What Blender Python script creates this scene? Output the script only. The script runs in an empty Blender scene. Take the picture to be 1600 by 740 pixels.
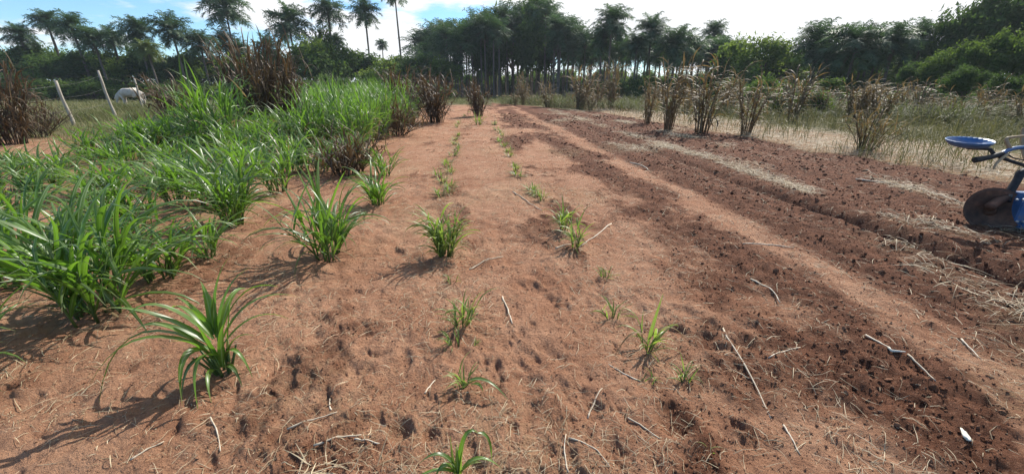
import bpy, bmesh, math, random
import numpy as np
from mathutils import Vector, Matrix, Euler

# ------------------------------------------------------------------ scene, camera, sky, sun
S = bpy.context.scene
C = S.collection
R = math.radians
random.seed(7)
RNG = np.random.default_rng(7)

F = 640.0                      # focal length of the lens in photo pixels (photo is 1600 wide)
CAM_H = 1.45                   # eye height, metres
PITCH = math.atan(235 / F)
YAW = -math.atan(60 / F * math.cos(PITCH))

cam_d = bpy.data.cameras.new('camera')
cam = bpy.data.objects.new('camera', cam_d)
C.objects.link(cam)
cam.location = (0, 0, CAM_H)
cam.rotation_euler = (R(90) - PITCH, 0, YAW)
cam_d.sensor_width = 36.0
cam_d.lens = 36.0 * F / 1600.0
cam_d.clip_start = 0.05
cam_d.clip_end = 6000
S.camera = cam

SUN_EL, SUN_AZ = 41.0, 41.0    # azimuth measured from +Y (crop rows) towards +X
sun_dir = Vector((math.sin(R(SUN_AZ)) * math.cos(R(SUN_EL)), math.cos(R(SUN_AZ)) * math.cos(R(SUN_EL)), math.sin(R(SUN_EL))))
sun_d = bpy.data.lights.new('sun', 'SUN')
sun_d.energy = 5.0
sun_d.angle = R(0.53)
sun_d.color = (1.0, 0.95, 0.87)
sun = bpy.data.objects.new('sun', sun_d)
C.objects.link(sun)
sun.rotation_euler = (-sun_dir).to_track_quat('-Z', 'Y').to_euler()

S.view_settings.view_transform = 'Standard'
S.view_settings.look = 'None'
S.view_settings.gamma = 1.0
S.view_settings.use_curve_mapping = False
S.view_settings.exposure = 0.35
S.cycles.max_bounces = 6
S.cycles.transparent_max_bounces = 8
S.cycles.volume_bounces = 0

W = bpy.data.worlds.new('World')
S.world = W
W.use_nodes = True


def build_world():
    nt = W.node_tree
    nt.nodes.clear()
    N, Lk = nt.nodes.new, nt.links.new
    out = N('ShaderNodeOutputWorld')
    sky = N('ShaderNodeTexSky')
    sky.sky_type = 'NISHITA'
    sky.sun_disc = False
    sky.sun_elevation = R(SUN_EL)
    sky.sun_rotation = R(SUN_AZ)
    sky.altitude = 150
    sky.air_density = 1.0
    sky.dust_density = 0.2
    sky.ozone_density = 2.2
    b1 = N('ShaderNodeBackground')
    b1.inputs['Strength'].default_value = 0.125
    tint = N('ShaderNodeMix')
    tint.data_type = 'RGBA'
    tint.blend_type = 'MULTIPLY'
    tint.inputs[0].default_value = 1.0
    tint.inputs[7].default_value = (0.74, 0.98, 1.16, 1)
    Lk(sky.outputs[0], tint.inputs[6])
    Lk(tint.outputs[2], b1.inputs['Color'])
    tc = N('ShaderNodeTexCoord')
    sep = N('ShaderNodeSeparateXYZ')
    Lk(tc.outputs['Generated'], sep.inputs[0])

    def math_(op, a, b=None):
        m = N('ShaderNodeMath')
        m.operation = op
        for i, v in enumerate((a, b)):
            if v is None:
                continue
            if isinstance(v, (int, float)):
                m.inputs[i].default_value = v
            else:
                Lk(v, m.inputs[i])
        return m.outputs[0]
    den = math_('ADD', math_('MAXIMUM', sep.outputs[2], 0.0), 0.16)
    comb = N('ShaderNodeCombineXYZ')
    Lk(math_('DIVIDE', sep.outputs[0], den), comb.inputs[0])
    Lk(math_('DIVIDE', sep.outputs[1], den), comb.inputs[1])
    comb.inputs[2].default_value = 3.7
    n1 = N('ShaderNodeTexNoise')
    n1.inputs['Scale'].default_value = 0.75
    n1.inputs['Detail'].default_value = 9
    n1.inputs['Roughness'].default_value = 0.56
    Lk(comb.outputs[0], n1.inputs['Vector'])
    dot = N('ShaderNodeVectorMath')
    dot.operation = 'DOT_PRODUCT'
    Lk(tc.outputs['Generated'], dot.inputs[0])
    dot.inputs[1].default_value = (math.sin(R(SUN_AZ + 6)), math.cos(R(SUN_AZ + 6)), 0.0)
    v = math_('ADD', n1.outputs[0], math_('MULTIPLY', math_('SUBTRACT', dot.outputs['Value'], 0.35), 0.17))
    rp = N('ShaderNodeValToRGB')
    rp.color_ramp.elements[0].position = 0.455
    rp.color_ramp.elements[1].position = 0.535
    rp.color_ramp.interpolation = 'EASE'
    Lk(v, rp.inputs[0])
    b2 = N('ShaderNodeBackground')
    b2.inputs['Color'].default_value = (0.97, 0.985, 1.0, 1)
    b2.inputs['Strength'].default_value = 0.88
    mx = N('ShaderNodeMixShader')
    Lk(rp.outputs[0], mx.inputs[0])
    Lk(b1.outputs[0], mx.inputs[1])
    Lk(b2.outputs[0], mx.inputs[2])
    Lk(mx.outputs[0], out.inputs['Surface'])


build_world()


# ------------------------------------------------------------------ finding places in the field
def ray(px, py):
    x, y = (px - 800) / F, (370 - py) / F
    d = (x, math.cos(PITCH) + y * math.sin(PITCH), -math.sin(PITCH) + y * math.cos(PITCH))
    c, s = math.cos(YAW), math.sin(YAW)
    return Vector((c * d[0] - s * d[1], s * d[0] + c * d[1], d[2]))


def at(px, py, z=0.0):
    """the point of the ground seen there in the photo"""
    d = ray(px, py)
    t = (z - CAM_H) / d[2]
    return d[0] * t, d[1] * t


def pt(px, py, depth):
    """the point seen there at a given distance along the lens axis"""
    d = ray(px, py)
    return Vector((d[0] * depth, d[1] * depth, CAM_H + d[2] * depth))


def px_per_m(py):
    return F / (CAM_H / ((py - 135) / F * math.cos(PITCH)))


# ------------------------------------------------------------------ noise and the lie of the land
def _hash(ix, iy, seed):
    h = (ix.astype(np.int64) * 374761393 + iy.astype(np.int64) * 668265263 + seed * 974634777) & 0xFFFFFFFF
    h = ((h ^ (h >> 13)) * 1274126177) & 0xFFFFFFFF
    return ((h ^ (h >> 16)) & 0xFFFFFF) / float(0xFFFFFF)


def perlin(x, y, seed=0):
    ix, iy = np.floor(x), np.floor(y)
    fx, fy = x - ix, y - iy
    u, v = fx * fx * fx * (fx * (fx * 6 - 15) + 10), fy * fy * fy * (fy * (fy * 6 - 15) + 10)

    def g(a, b):
        t = _hash(ix + a, iy + b, seed) * 2 * math.pi
        return np.cos(t) * (fx - a) + np.sin(t) * (fy - b)
    n0 = g(0, 0) * (1 - u) + g(1, 0) * u
    n1 = g(0, 1) * (1 - u) + g(1, 1) * u
    return (n0 * (1 - v) + n1 * v) * 1.5


def sstep(x, a, b):
    t = np.clip((x - a) / (b - a), 0, 1)
    return t * t * (3 - 2 * t)


def band(x, a, b, w=0.12):
    return sstep(x, a - w, a + w) * (1 - sstep(x, b - w, b + w))


# hoof and boot holes
HOLES = [(*at(px_, py_), r_, d_) for px_, py_, r_, d_ in (
    (625, 678, .050, .060), (672, 684, .030, .035), (800, 672, .026, .030), (1055, 662, .075, .06), (1155, 668, .035, .045), (432, 572, .07, .05),
    (800, 410, .06, .03), (1110, 510, .05, .03), (1520, 640, .08, .05), (480, 640, .05, .02), (960, 710, .06, .04))]


def zones(x, y):
    """how tilled, strawy and grassy the soil is at each point"""
    wob = 0.22 * perlin(x * 0.5, y * 0.35, 11) + 0.16 * perlin(x * 1.6, y * 1.0, 12) + 0.10 * perlin(x * 4.5, y * 3.1, 13)
    X = x + wob
    edge = np.where(y < 7, 8.55 - 0.02 * y, 8.4 - 0.05 * (y - 7)) + 0.25 * perlin(x * 0.3, y * 0.5, 14)
    far_end = 41.5 - 2.6 * (np.clip(x, 0, 9) - 1.2)
    infield = (1 - sstep(X, edge - 0.2, edge + 0.2)) * (1 - sstep(y + 2 * wob, far_end - 1.0, far_end + 0.6))
    patch = 0.8 * perlin(x * 1.5, y * 0.38, 15) + 0.5 * perlin(x * 2.6, y * 1.5, 16) + 0.3 * perlin(x * 7, y * 5, 25)
    till = 0.9 * band(X, 1.95, 2.65, 0.30) * (1.0 + 0.45 * patch) + band(X, 3.2, 30, 0.30)
    till += 0.75 * band(X, 0.95, 1.95, 0.3) * sstep(y, 7.0, 13.0) * sstep(patch, -0.45, 0.25)
    till += 0.55 * band(X, 0.9, 2.0, 0.40) * sstep(patch, -0.1, 0.6)
    till += band(X, 2.5, 3.4, 0.25) * (0.10 + 0.55 * sstep(patch, 0.05, 0.6) * sstep(y, 3, 6))
    till += 0.05 * band(X, 1.0, 2.0, 0.3)
    till += 0.5 * (x < 1.2) * sstep(patch, 0.12, 0.6)
    till -= 0.35 * band(X, 1.9, 2.7, 0.2) * sstep(-patch, 0.1, 0.5)
    till = np.clip(till, 0, 1) * infield
    straw = 0.70 * band(x + 0.7 * wob, 4.75, 5.05, 0.22) * sstep(perlin(x * 1.1, y * 0.8, 17), -0.35, 0.3)
    straw += 0.6 * band(x + 0.5 * wob, 6.1, 6.6, 0.3) * sstep(perlin(x * 0.9, y * 0.6, 18), 0.0, 0.4)
    straw += 0.35 * sstep(perlin(x * 0.7, y * 0.45, 19), 0.25, 0.6)
    verge = sstep(X, edge - 0.25, edge + 0.25) * (1 - sstep(X, edge + 2.4, edge + 4.5))
    straw = np.clip(straw * infield + verge * (0.75 + 0.3 * perlin(x, y, 20)), 0, 1)
    bed_edge = np.where(y < 9, -1.3, -1.3 - 0.075 * (np.minimum(y, 30) - 9))
    grass = 1 - infield
    grass = np.maximum(grass, sstep(y - 0.62 * np.clip(-8.2 - x, -20, 4), 9.5, 13) * sstep(-x, 8.6, 10))
    grass = np.maximum(grass, sstep(y, 33, 38) * (x < 1.5))
    grass = np.clip(grass * (1 - 0.75 * verge), 0, 1)
    return till, straw, grass, infield, bed_edge


def ground_z(x, y, fine=True):
    x = np.asarray(x, float)
    y = np.asarray(y, float)
    r = np.sqrt(x * x + y * y) + 0.3
    step = r * 0.0062

    def lod(wl):
        return np.clip((wl / step - 2.0) / 2.0, 0, 1)
    till, straw, grass, infield, be = zones(x, y)
    z = 0.035 * perlin(x * 0.55, y * 0.4, 1) + 0.016 * perlin(x * 1.7, y * 1.3, 2)
    far = np.clip((r - 45) / 60, 0, 1)
    z = z * (1 - far) + far * 0.5 * perlin(x * 0.02, y * 0.02, 3)
    light = infield * (1 - till)
    if fine:
        n12 = perlin(x * 7, y * 6, 4)
        n6 = perlin(x * 15, y * 13, 5)
        n3 = perlin(x * 31, y * 29, 6)
        n2 = perlin(x * 60, y * 60, 8)
        bil = np.abs(perlin(x * 6.2, y * 4.6, 7))
        z = z + till * (0.030 * (0.35 - bil) * lod(0.2) + 0.024 * n12 * lod(0.14) + 0.020 * n6 * lod(0.066) + 0.015 * n3 * lod(0.033) + 0.007 * n2 * lod(0.016))
        rg_ = 0.6 + 0.8 * sstep(perlin(x * 1.4, y * 1.2, 24), -0.4, 0.5)
        z = z + light * rg_ * (0.018 * n12 * lod(0.14) + 0.014 * n6 * lod(0.066) + 0.011 * n3 * lod(0.033) + 0.006 * n2 * lod(0.016))
        crk = 0.30 - np.abs(perlin(x * 17 + 2 * n6, y * 15 + 2 * n3, 26))
        z = z + infield * (0.55 + 0.45 * till) * 0.014 * crk * lod(0.08)
        z = z + infield * 0.010 * (0.3 - np.abs(perlin(x * 41, y * 37, 27))) * lod(0.03)
        # small hollows, hoof marks and scrapes in the crusted soil
        h = perlin(x * 3.3 + 0.25 * n12 + 0.15 * n6, y * 3.0 + 0.2 * n6, 9)
        z = z - (0.4 + 0.6 * light) * infield * 0.017 * sstep(h, 0.40, 0.62) * lod(0.1)
        h2 = perlin(x * 8.3 + 0.4 * n6, y * 7.7 + 0.4 * n3, 10)
        z = z - infield * 0.013 * sstep(h2, 0.45, 0.65) * lod(0.06)
    for hx, hy, hr, hd in HOLES:
        q = ((x - hx) ** 2 + ((y - hy) * 0.9) ** 2) / hr ** 2
        z = z - 0.7 * hd * np.exp(-q * q) + 0.15 * hd * np.exp(-(np.sqrt(q) - 1.5) ** 2 * 5)
    # the open furrow and its thrown-up lip
    w = 0.05 * perlin(y * 0.8, y * 0 + 0.3, 21) + 0.03 * perlin(y * 3.1, y * 0 + 0.7, 22)
    d = x - 4.22 - w
    on = infield * (1 - 0.6 * sstep(y, 3.5, 7.5)) * (1 - sstep(y, 14, 19))
    z = z + on * (-0.17 * np.exp(-(d / 0.12) ** 2) + 0.035 * np.exp(-((d - 0.27) / 0.11) ** 2) + 0.02 * np.exp(-((d + 0.30) / 0.16) ** 2))
    for xc, a in ((5.75, 0.022), (6.9, 0.03), (7.8, 0.03), (2.05, 0.02), (3.25, 0.03)):
        d2 = x - xc - 1.6 * w - 0.1 * perlin(x * 0 + xc, y * 0.5, 23)
        z = z + infield * a * (-np.exp(-(d2 / 0.14) ** 2) + 0.6 * np.exp(-((d2 - 0.3) / 0.16) ** 2))
    z = z + till * 0.012
    return z


def gz(x, y):
    return float(ground_z(np.array([x]), np.array([y]))[0])


# ------------------------------------------------------------------ mesh and object helpers
def mesh_np(name, V, Q=None, T=None, attrs=None, mats=(), smooth=False, mat_index=None):
    V = np.ascontiguousarray(V, dtype=np.float32)
    me = bpy.data.meshes.new(name)
    nq = 0 if Q is None else len(Q)
    nt = 0 if T is None else len(T)
    me.vertices.add(len(V))
    me.vertices.foreach_set('co', V.ravel())
    loops = []
    if nq:
        loops.append(np.asarray(Q, dtype=np.int32).ravel())
    if nt:
        loops.append(np.asarray(T, dtype=np.int32).ravel())
    loops = np.concatenate(loops)
    me.loops.add(len(loops))
    me.loops.foreach_set('vertex_index', loops)
    start = np.concatenate([np.arange(nq) * 4, nq * 4 + np.arange(nt) * 3]).astype(np.int32)
    me.polygons.add(nq + nt)
    me.polygons.foreach_set('loop_start', start)
    me.polygons.foreach_set('use_smooth', np.full(nq + nt, smooth, dtype=bool))
    for m in mats:
        me.materials.append(m)
    if mat_index is not None:
        me.polygons.foreach_set('material_index', np.asarray(mat_index, dtype=np.int32))
    me.update(calc_edges=True)
    for k, a in (attrs or {}).items():
        at_ = me.attributes.new(k, 'FLOAT', 'POINT')
        at_.data.foreach_set('value', np.ascontiguousarray(a, dtype=np.float32).ravel())
    return me


def link(name, me, parent=None, loc=None, rot=None, scale=None):
    o = bpy.data.objects.new(name, me)
    C.objects.link(o)
    if parent is not None:
        o.parent = parent
    if loc is not None:
        o.location = loc
    if rot is not None:
        o.rotation_euler = rot
    if scale is not None:
        o.scale = scale if hasattr(scale, '__len__') else (scale,) * 3
    return o


def tag(o, label=None, cat=None, group=None, kind=None):
    if label:
        o['label'] = label
    if cat:
        o['category'] = cat
    if group:
        o['group'] = group
    if kind:
        o['kind'] = kind
    return o


def thing(name, label, cat, loc=(0, 0, 0), rz=0.0, group=None, scale=None):
    return tag(link(name, None, None, loc, (0, 0, rz), scale), label, cat, group)


class Geo:
    """gathers pieces with attributes into one mesh"""
    def __init__(self):
        self.V, self.Q, self.T, self.A, self.n = [], [], [], {}, 0

    def add(self, V, Q=None, T=None, **attrs):
        V = np.asarray(V, float).reshape(-1, 3)
        if Q is not None and len(Q):
            self.Q.append(np.asarray(Q) + self.n)
        if T is not None and len(T):
            self.T.append(np.asarray(T) + self.n)
        self.V.append(V)
        for k in ('tint', 'ac', 'along'):
            self.A.setdefault(k, []).append(np.broadcast_to(np.asarray(attrs.get(k, 0.5), float), (len(V),)).copy())
        self.n += len(V)

    def mesh(self, name, mats, smooth=True):
        return mesh_np(name, np.concatenate(self.V), np.concatenate(self.Q) if self.Q else None,
                       np.concatenate(self.T) if self.T else None,
                       {k: np.concatenate(v) for k, v in self.A.items()}, mats, smooth)


def tube_geo(path, radii, sides=7, cap=True):
    P = np.asarray(path, float)
    n = len(P)
    rad = np.broadcast_to(np.asarray(radii, float), (n,))
    t = np.gradient(P, axis=0)
    t /= np.linalg.norm(t, axis=1)[:, None] + 1e-9
    ref = np.array([0.0, 0, 1.0]) if abs(t[0][2]) < 0.9 else np.array([1.0, 0, 0])
    V = []
    for i in range(n):
        a = np.cross(t[i], ref)
        if np.linalg.norm(a) < 1e-4:
            a = np.cross(t[i], ref + np.array([0.3, 0.2, 0]))
        a /= np.linalg.norm(a)
        b = np.cross(t[i], a)
        ref = -np.cross(t[i], a) * 0 + ref
        th = np.arange(sides) * 2 * math.pi / sides
        V.append(P[i] + rad[i] * (np.cos(th)[:, None] * a + np.sin(th)[:, None] * b))
    V = np.concatenate(V)
    Q = [(i * sides + j, i * sides + (j + 1) % sides, (i + 1) * sides + (j + 1) % sides, (i + 1) * sides + j)
         for i in range(n - 1) for j in range(sides)]
    T = []
    if cap:
        for base, flip in ((0, 1), ((n - 1) * sides, 0)):
            for j in range(1, sides - 1):
                T.append((base, base + j + 1, base + j) if flip else (base, base + j, base + j + 1))
    return V, np.array(Q), (np.array(T) if T else None)


def tube_mesh(name, path, radii, mat, sides=8, parent=None, obj_name=None):
    g = Geo()
    V, Q, T = tube_geo(path, radii, sides)
    g.add(V, Q, T)
    return link(obj_name or name, g.mesh(name, [mat]), parent)


def leaves_geo(g, P0, az, el0, L, Wd, droop, seg=6, fold=0.22, curl=0.3, twist=0.5, tint=None, floor=0.012, power=1.4, rng=RNG, flat=False):
    """adds arching grass blades, one per row of P0, to the Geo g"""
    P0 = np.asarray(P0, float).reshape(-1, 3)
    n = len(P0)
    f = lambda a: np.broadcast_to(np.asarray(a, float), (n,))[:, None]
    s = np.linspace(0, 1, seg + 1)[None, :]
    el = f(el0) - f(droop) * s ** power
    a = f(az) + curl * rng.normal(size=(n, 1)) * s ** 1.5
    d = np.stack([np.cos(el) * np.cos(a), np.cos(el) * np.sin(a), np.sin(el)], -1)
    stepv = d * (f(L) / seg)[..., None]
    pos = P0[:, None, :] + np.concatenate([np.zeros((n, 1, 3)), np.cumsum(stepv[:, :-1], 1)], 1)
    side = np.stack([-np.sin(a), np.cos(a), np.zeros_like(a)], -1)
    nor = np.cross(d, side)
    tw = twist * rng.normal(size=(n, 1)) * s
    sd = side * np.cos(tw)[..., None] + nor * np.sin(tw)[..., None]
    nn = np.cross(d, sd)
    w = f(Wd) * np.clip(0.35 + 4.0 * s, 0, 1) * (1 - s ** 1.9) ** 0.9
    w = np.maximum(w, 0.0015)[..., None]
    if floor is not None:
        pos[..., 2] = np.maximum(pos[..., 2], floor)
    tint = rng.random(n) if tint is None else np.broadcast_to(np.asarray(tint, float), (n,))
    if flat:
        V = np.stack([pos + sd * w * 0.5, pos - sd * w * 0.5], 2)
        k = 2
        ac = np.array([1.0, 1.0])
    else:
        V = np.stack([pos + sd * w * 0.5 - nn * w * fold, pos, pos - sd * w * 0.5 - nn * w * fold], 2)
        k = 3
        ac = np.array([1.0, 0.0, 1.0])
    idx = np.arange(n * (seg + 1) * k).reshape(n, seg + 1, k)
    Q = np.stack([idx[:, :-1, :-1], idx[:, 1:, :-1], idx[:, 1:, 1:], idx[:, :-1, 1:]], -1).reshape(-1, 4)
    tt = np.broadcast_to(tint[:, None, None], (n, seg + 1, k)).ravel()
    aa = np.broadcast_to(ac[None, None, :], (n, seg + 1, k)).ravel()
    ss = np.broadcast_to(s[..., None], (n, seg + 1, k)).ravel()
    g.add(V.reshape(-1, 3), Q, tint=tt, ac=aa, along=ss)


# ------------------------------------------------------------------ materials
def new_mat(name):
    m = bpy.data.materials.new(name)
    m.use_nodes = True
    nt = m.node_tree
    nt.nodes.clear()
    return m, nt, nt.nodes.new, nt.links.new


def ramp(N, stops):
    r = N('ShaderNodeValToRGB')
    el = r.color_ramp.elements
    while len(el) < len(stops):
        el.new(0.5)
    for e, (p, c) in zip(el, stops):
        e.position = p
        e.color = (*c, 1)
    return r


def mixc(N, Lk, fac, a, b, mode='MIX'):
    m = N('ShaderNodeMix')
    m.data_type = 'RGBA'
    m.blend_type = mode
    for s, v in ((0, fac), (6, a), (7, b)):
        if hasattr(v, 'is_linked') or hasattr(v, 'links'):
            Lk(v, m.inputs[s])
        elif isinstance(v, (int, float)):
            m.inputs[s].default_value = v
        else:
            m.inputs[s].default_value = (*v, 1)
    return m.outputs[2]


def attr(N, name):
    a = N('ShaderNodeAttribute')
    a.attribute_name = name
    return a.outputs['Fac']


DRY = (0.33, 0.25, 0.13)


def leaf_material(name, dark, light, tip, rib=None, trans=(0.2, 0.38, 0.05), tfac=0.35, rough=0.42, spec=0.5, tip_at=0.8, vary=0.25):
    m, nt, N, Lk = new_mat(name)
    out = N('ShaderNodeOutputMaterial')
    info = N('ShaderNodeObjectInfo')
    add = N('ShaderNodeMath')
    add.operation = 'MULTIPLY_ADD'
    Lk(info.outputs['Random'], add.inputs[0])
    add.inputs[1].default_value = vary
    Lk(attr(N, 'tint'), add.inputs[2])
    sub = N('ShaderNodeMath')
    sub.operation = 'SUBTRACT'
    sub.use_clamp = True
    Lk(add.outputs[0], sub.inputs[0])
    sub.inputs[1].default_value = vary * 0.5
    base = mixc(N, Lk, sub.outputs[0], dark, light)
    mr = N('ShaderNodeMapRange')
    mr.inputs[1].default_value = tip_at
    mr.inputs[2].default_value = 1.0
    Lk(attr(N, 'along'), mr.inputs[0])
    base = mixc(N, Lk, mr.outputs[0], base, tip)
    if rib:
        rr = N('ShaderNodeMapRange')
        rr.inputs[1].default_value = 0.0
        rr.inputs[2].default_value = 0.22
        rr.inputs[3].default_value = 0.75
        rr.inputs[4].default_value = 0.0
        Lk(attr(N, 'ac'), rr.inputs[0])
        base = mixc(N, Lk, rr.outputs[0], base, rib)
    gt = N('ShaderNodeMath')
    gt.operation = 'GREATER_THAN'
    gt.inputs[1].default_value = 1.5
    Lk(attr(N, 'tint'), gt.inputs[0])
    base = mixc(N, Lk, gt.outputs[0], base, DRY)
    tc = N('ShaderNodeTexCoord')
    nz = N('ShaderNodeTexNoise')
    nz.inputs['Scale'].default_value = 9
    nz.inputs['Detail'].default_value = 4
    Lk(tc.outputs['Object'], nz.inputs['Vector'])
    base = mixc(N, Lk, scaled(N, Lk, ramp_out(N, Lk, nz.outputs[0], 0.45, 0.70), 0.45), base, tuple(0.5 * a + 0.25 * b for a, b in zip(dark, tip)))
    p = N('ShaderNodeBsdfPrincipled')
    Lk(base, p.inputs['Base Color'])
    p.inputs['Roughness'].default_value = rough
    p.inputs['Specular IOR Level'].default_value = spec
    t = N('ShaderNodeBsdfTranslucent')
    Lk(mixc(N, Lk, gt.outputs[0], mixc(N, Lk, sub.outputs[0], tuple(c * 0.7 for c in trans), trans), (0.3, 0.22, 0.09)), t.inputs['Color'])
    mx = N('ShaderNodeMixShader')
    mx.inputs[0].default_value = tfac
    Lk(p.outputs[0], mx.inputs[1])
    Lk(t.outputs[0], mx.inputs[2])
    Lk(mx.outputs[0], out.inputs['Surface'])
    return m


def rough_material(name, stops, scale=8, rough=0.85, bump=0.3, detail=6, metallic=0.0, spec=0.3, stretch=(1, 1, 1), dist=0.01):
    m, nt, N, Lk = new_mat(name)
    out = N('ShaderNodeOutputMaterial')
    tc = N('ShaderNodeTexCoord')
    mp = N('ShaderNodeMapping')
    mp.inputs['Scale'].default_value = stretch
    Lk(tc.outputs['Object'], mp.inputs[0])
    n = N('ShaderNodeTexNoise')
    n.inputs['Scale'].default_value = scale
    n.inputs['Detail'].default_value = detail
    n.inputs['Roughness'].default_value = 0.65
    Lk(mp.outputs[0], n.inputs['Vector'])
    r = ramp(N, stops)
    Lk(n.outputs[0], r.inputs[0])
    p = N('ShaderNodeBsdfPrincipled')
    Lk(r.outputs[0], p.inputs['Base Color'])
    p.inputs['Roughness'].default_value = rough
    p.inputs['Metallic'].default_value = metallic
    p.inputs['Specular IOR Level'].default_value = spec
    b = N('ShaderNodeBump')
    b.inputs['Strength'].default_value = bump
    b.inputs['Distance'].default_value = dist
    Lk(n.outputs[0], b.inputs['Height'])
    Lk(b.outputs[0], p.inputs['Normal'])
    Lk(p.outputs[0], out.inputs['Surface'])
    return m


LIGHT_A, LIGHT_B = (0.355, 0.172, 0.096), (0.48, 0.268, 0.162)
DARK_A, DARK_B = (0.098, 0.039, 0.021), (0.222, 0.094, 0.050)


def soil_material():
    m, nt, N, Lk = new_mat('red_soil')
    out = N('ShaderNodeOutputMaterial')
    geo = N('ShaderNodeNewGeometry')

    def noise(scale, detail=6, rough=0.6, stretch=None):
        n = N('ShaderNodeTexNoise')
        n.inputs['Scale'].default_value = scale
        n.inputs['Detail'].default_value = detail
        n.inputs['Roughness'].default_value = rough
        if stretch:
            mp = N('ShaderNodeMapping')
            mp.inputs['Scale'].default_value = stretch
            Lk(geo.outputs['Position'], mp.inputs[0])
            Lk(mp.outputs[0], n.inputs['Vector'])
        else:
            Lk(geo.outputs['Position'], n.inputs['Vector'])
        return n.outputs[0]
    nb = noise(1.3, 8, 0.7)
    nm = noise(9, 8, 0.7)
    nf = noise(70, 5, 0.7)
    ns = noise(24, 6, 0.75)
    light = mixc(N, Lk, ramp_out(N, Lk, nb, 0.35, 0.65), LIGHT_A, LIGHT_B)
    light = mixc(N, Lk, scaled(N, Lk, ramp_out(N, Lk, nm, 0.46, 0.70), 0.6), light, (0.24, 0.112, 0.065))
    dark = mixc(N, Lk, ramp_out(N, Lk, nm, 0.38, 0.7), DARK_A, DARK_B)
    # crumbly edge between tilled and crusted soil
    t = N('ShaderNodeMath')
    t.operation = 'MULTIPLY_ADD'
    Lk(nm, t.inputs[0])
    t.inputs[1].default_value = 0.9
    Lk(attr(N, 'till'), t.inputs[2])
    tm = ramp_out(N, Lk, t.outputs[0], 0.55, 1.25)
    col = mixc(N, Lk, tm, light, dark)
    # fine grains and dust
    col = mixc(N, Lk, scaled(N, Lk, ramp_out(N, Lk, nf, 0.52, 0.72), 0.65), col, (0.17, 0.08, 0.045))
    col = mixc(N, Lk, scaled(N, Lk, ramp_out(N, Lk, nf, 0.46, 0.30), 0.55), col, (0.55, 0.32, 0.20))
    col = mixc(N, Lk, scaled(N, Lk, ramp_out(N, Lk, ns, 0.54, 0.68), 0.45), col, (0.155, 0.066, 0.040))
    # flattened straw pressed into the surface
    st = noise(26, 5, 0.75, (1.0, 0.45, 1.0))
    sm = N('ShaderNodeMath')
    sm.operation = 'MULTIPLY'
    Lk(ramp_out(N, Lk, st, 0.42, 0.60), sm.inputs[0])
    Lk(attr(N, 'straw'), sm.inputs[1])
    straw = mixc(N, Lk, nf, (0.30, 0.20, 0.10), (0.56, 0.44, 0.25))
    col = mixc(N, Lk, scaled(N, Lk, sm.outputs[0], 0.85), col, straw)
    gr = mixc(N, Lk, ramp_out(N, Lk, nm, 0.35, 0.7), (0.085, 0.085, 0.032), (0.20, 0.165, 0.075))
    col = mixc(N, Lk, attr(N, 'grass'), col, gr)
    p = N('ShaderNodeBsdfPrincipled')
    Lk(col, p.inputs['Base Color'])
    p.inputs['Roughness'].default_value = 0.93
    p.inputs['Specular IOR Level'].default_value = 0.15
    bsum = N('ShaderNodeMath')
    bsum.operation = 'MULTIPLY_ADD'
    Lk(noise(34, 7, 0.72), bsum.inputs[0])
    bsum.inputs[1].default_value = 1.0
    Lk(scaled(N, Lk, noise(150, 4, 0.7), 0.35), bsum.inputs[2])
    b = N('ShaderNodeBump')
    b.inputs['Strength'].default_value = 1.0
    b.inputs['Distance'].default_value = 0.034
    Lk(bsum.outputs[0], b.inputs['Height'])
    Lk(b.outputs[0], p.inputs['Normal'])
    Lk(p.outputs[0], out.inputs['Surface'])
    return m


def ramp_out(N, Lk, v, a, b):
    mr = N('ShaderNodeMapRange')
    mr.interpolation_type = 'SMOOTHSTEP'
    mr.inputs[1].default_value = min(a, b)
    mr.inputs[2].default_value = max(a, b)
    if a > b:
        mr.inputs[3].default_value = 1
        mr.inputs[4].default_value = 0
    Lk(v, mr.inputs[0])
    return mr.outputs[0]


def scaled(N, Lk, v, k):
    m = N('ShaderNodeMath')
    m.operation = 'MULTIPLY'
    Lk(v, m.inputs[0])
    m.inputs[1].default_value = k
    return m.outputs[0]


M = {}
M['soil'] = soil_material()
M['clod'] = rough_material('soil_clod', [(0.3, (0.13, 0.052, 0.032)), (0.7, (0.31, 0.135, 0.078))], 3.0, 0.95, 0.5, spec=0.1)
M['straw'] = leaf_material('straw', (0.30, 0.205, 0.11), (0.70, 0.58, 0.38), (0.55, 0.43, 0.26), None, (0.45, 0.34, 0.18), 0.15, 0.6, 0.4, 0.97, 0.0)
M['leaf'] = leaf_material('green_grass_leaf', (0.030, 0.080, 0.012), (0.125, 0.225, 0.030), (0.25, 0.21, 0.09), (0.36, 0.44, 0.26), (0.27, 0.54, 0.040), 0.36, 0.37, 0.6, 0.86)
M['stem'] = leaf_material('green_grass_stem', (0.05, 0.10, 0.025), (0.12, 0.18, 0.05), (0.10, 0.18, 0.04), None, (0.2, 0.36, 0.06), 0.15, 0.5, 0.4, 0.99)
M['young'] = leaf_material('young_grass_leaf', (0.11, 0.17, 0.035), (0.26, 0.31, 0.08), (0.44, 0.37, 0.17), (0.40, 0.45, 0.25), (0.42, 0.62, 0.08), 0.40, 0.40, 0.5, 0.7)
M['brown_leaf'] = leaf_material('brown_grass_leaf', (0.050, 0.034, 0.019), (0.125, 0.085, 0.045), (0.22, 0.16, 0.095), (0.22, 0.16, 0.10), (0.20, 0.12, 0.045), 0.20, 0.5, 0.35, 0.8)
M['tan_leaf'] = leaf_material('dry_grass_leaf', (0.070, 0.048, 0.023), (0.250, 0.180, 0.085), (0.34, 0.25, 0.13), (0.32, 0.25, 0.14), (0.33, 0.23, 0.085), 0.25, 0.6, 0.2, 0.8)
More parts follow.
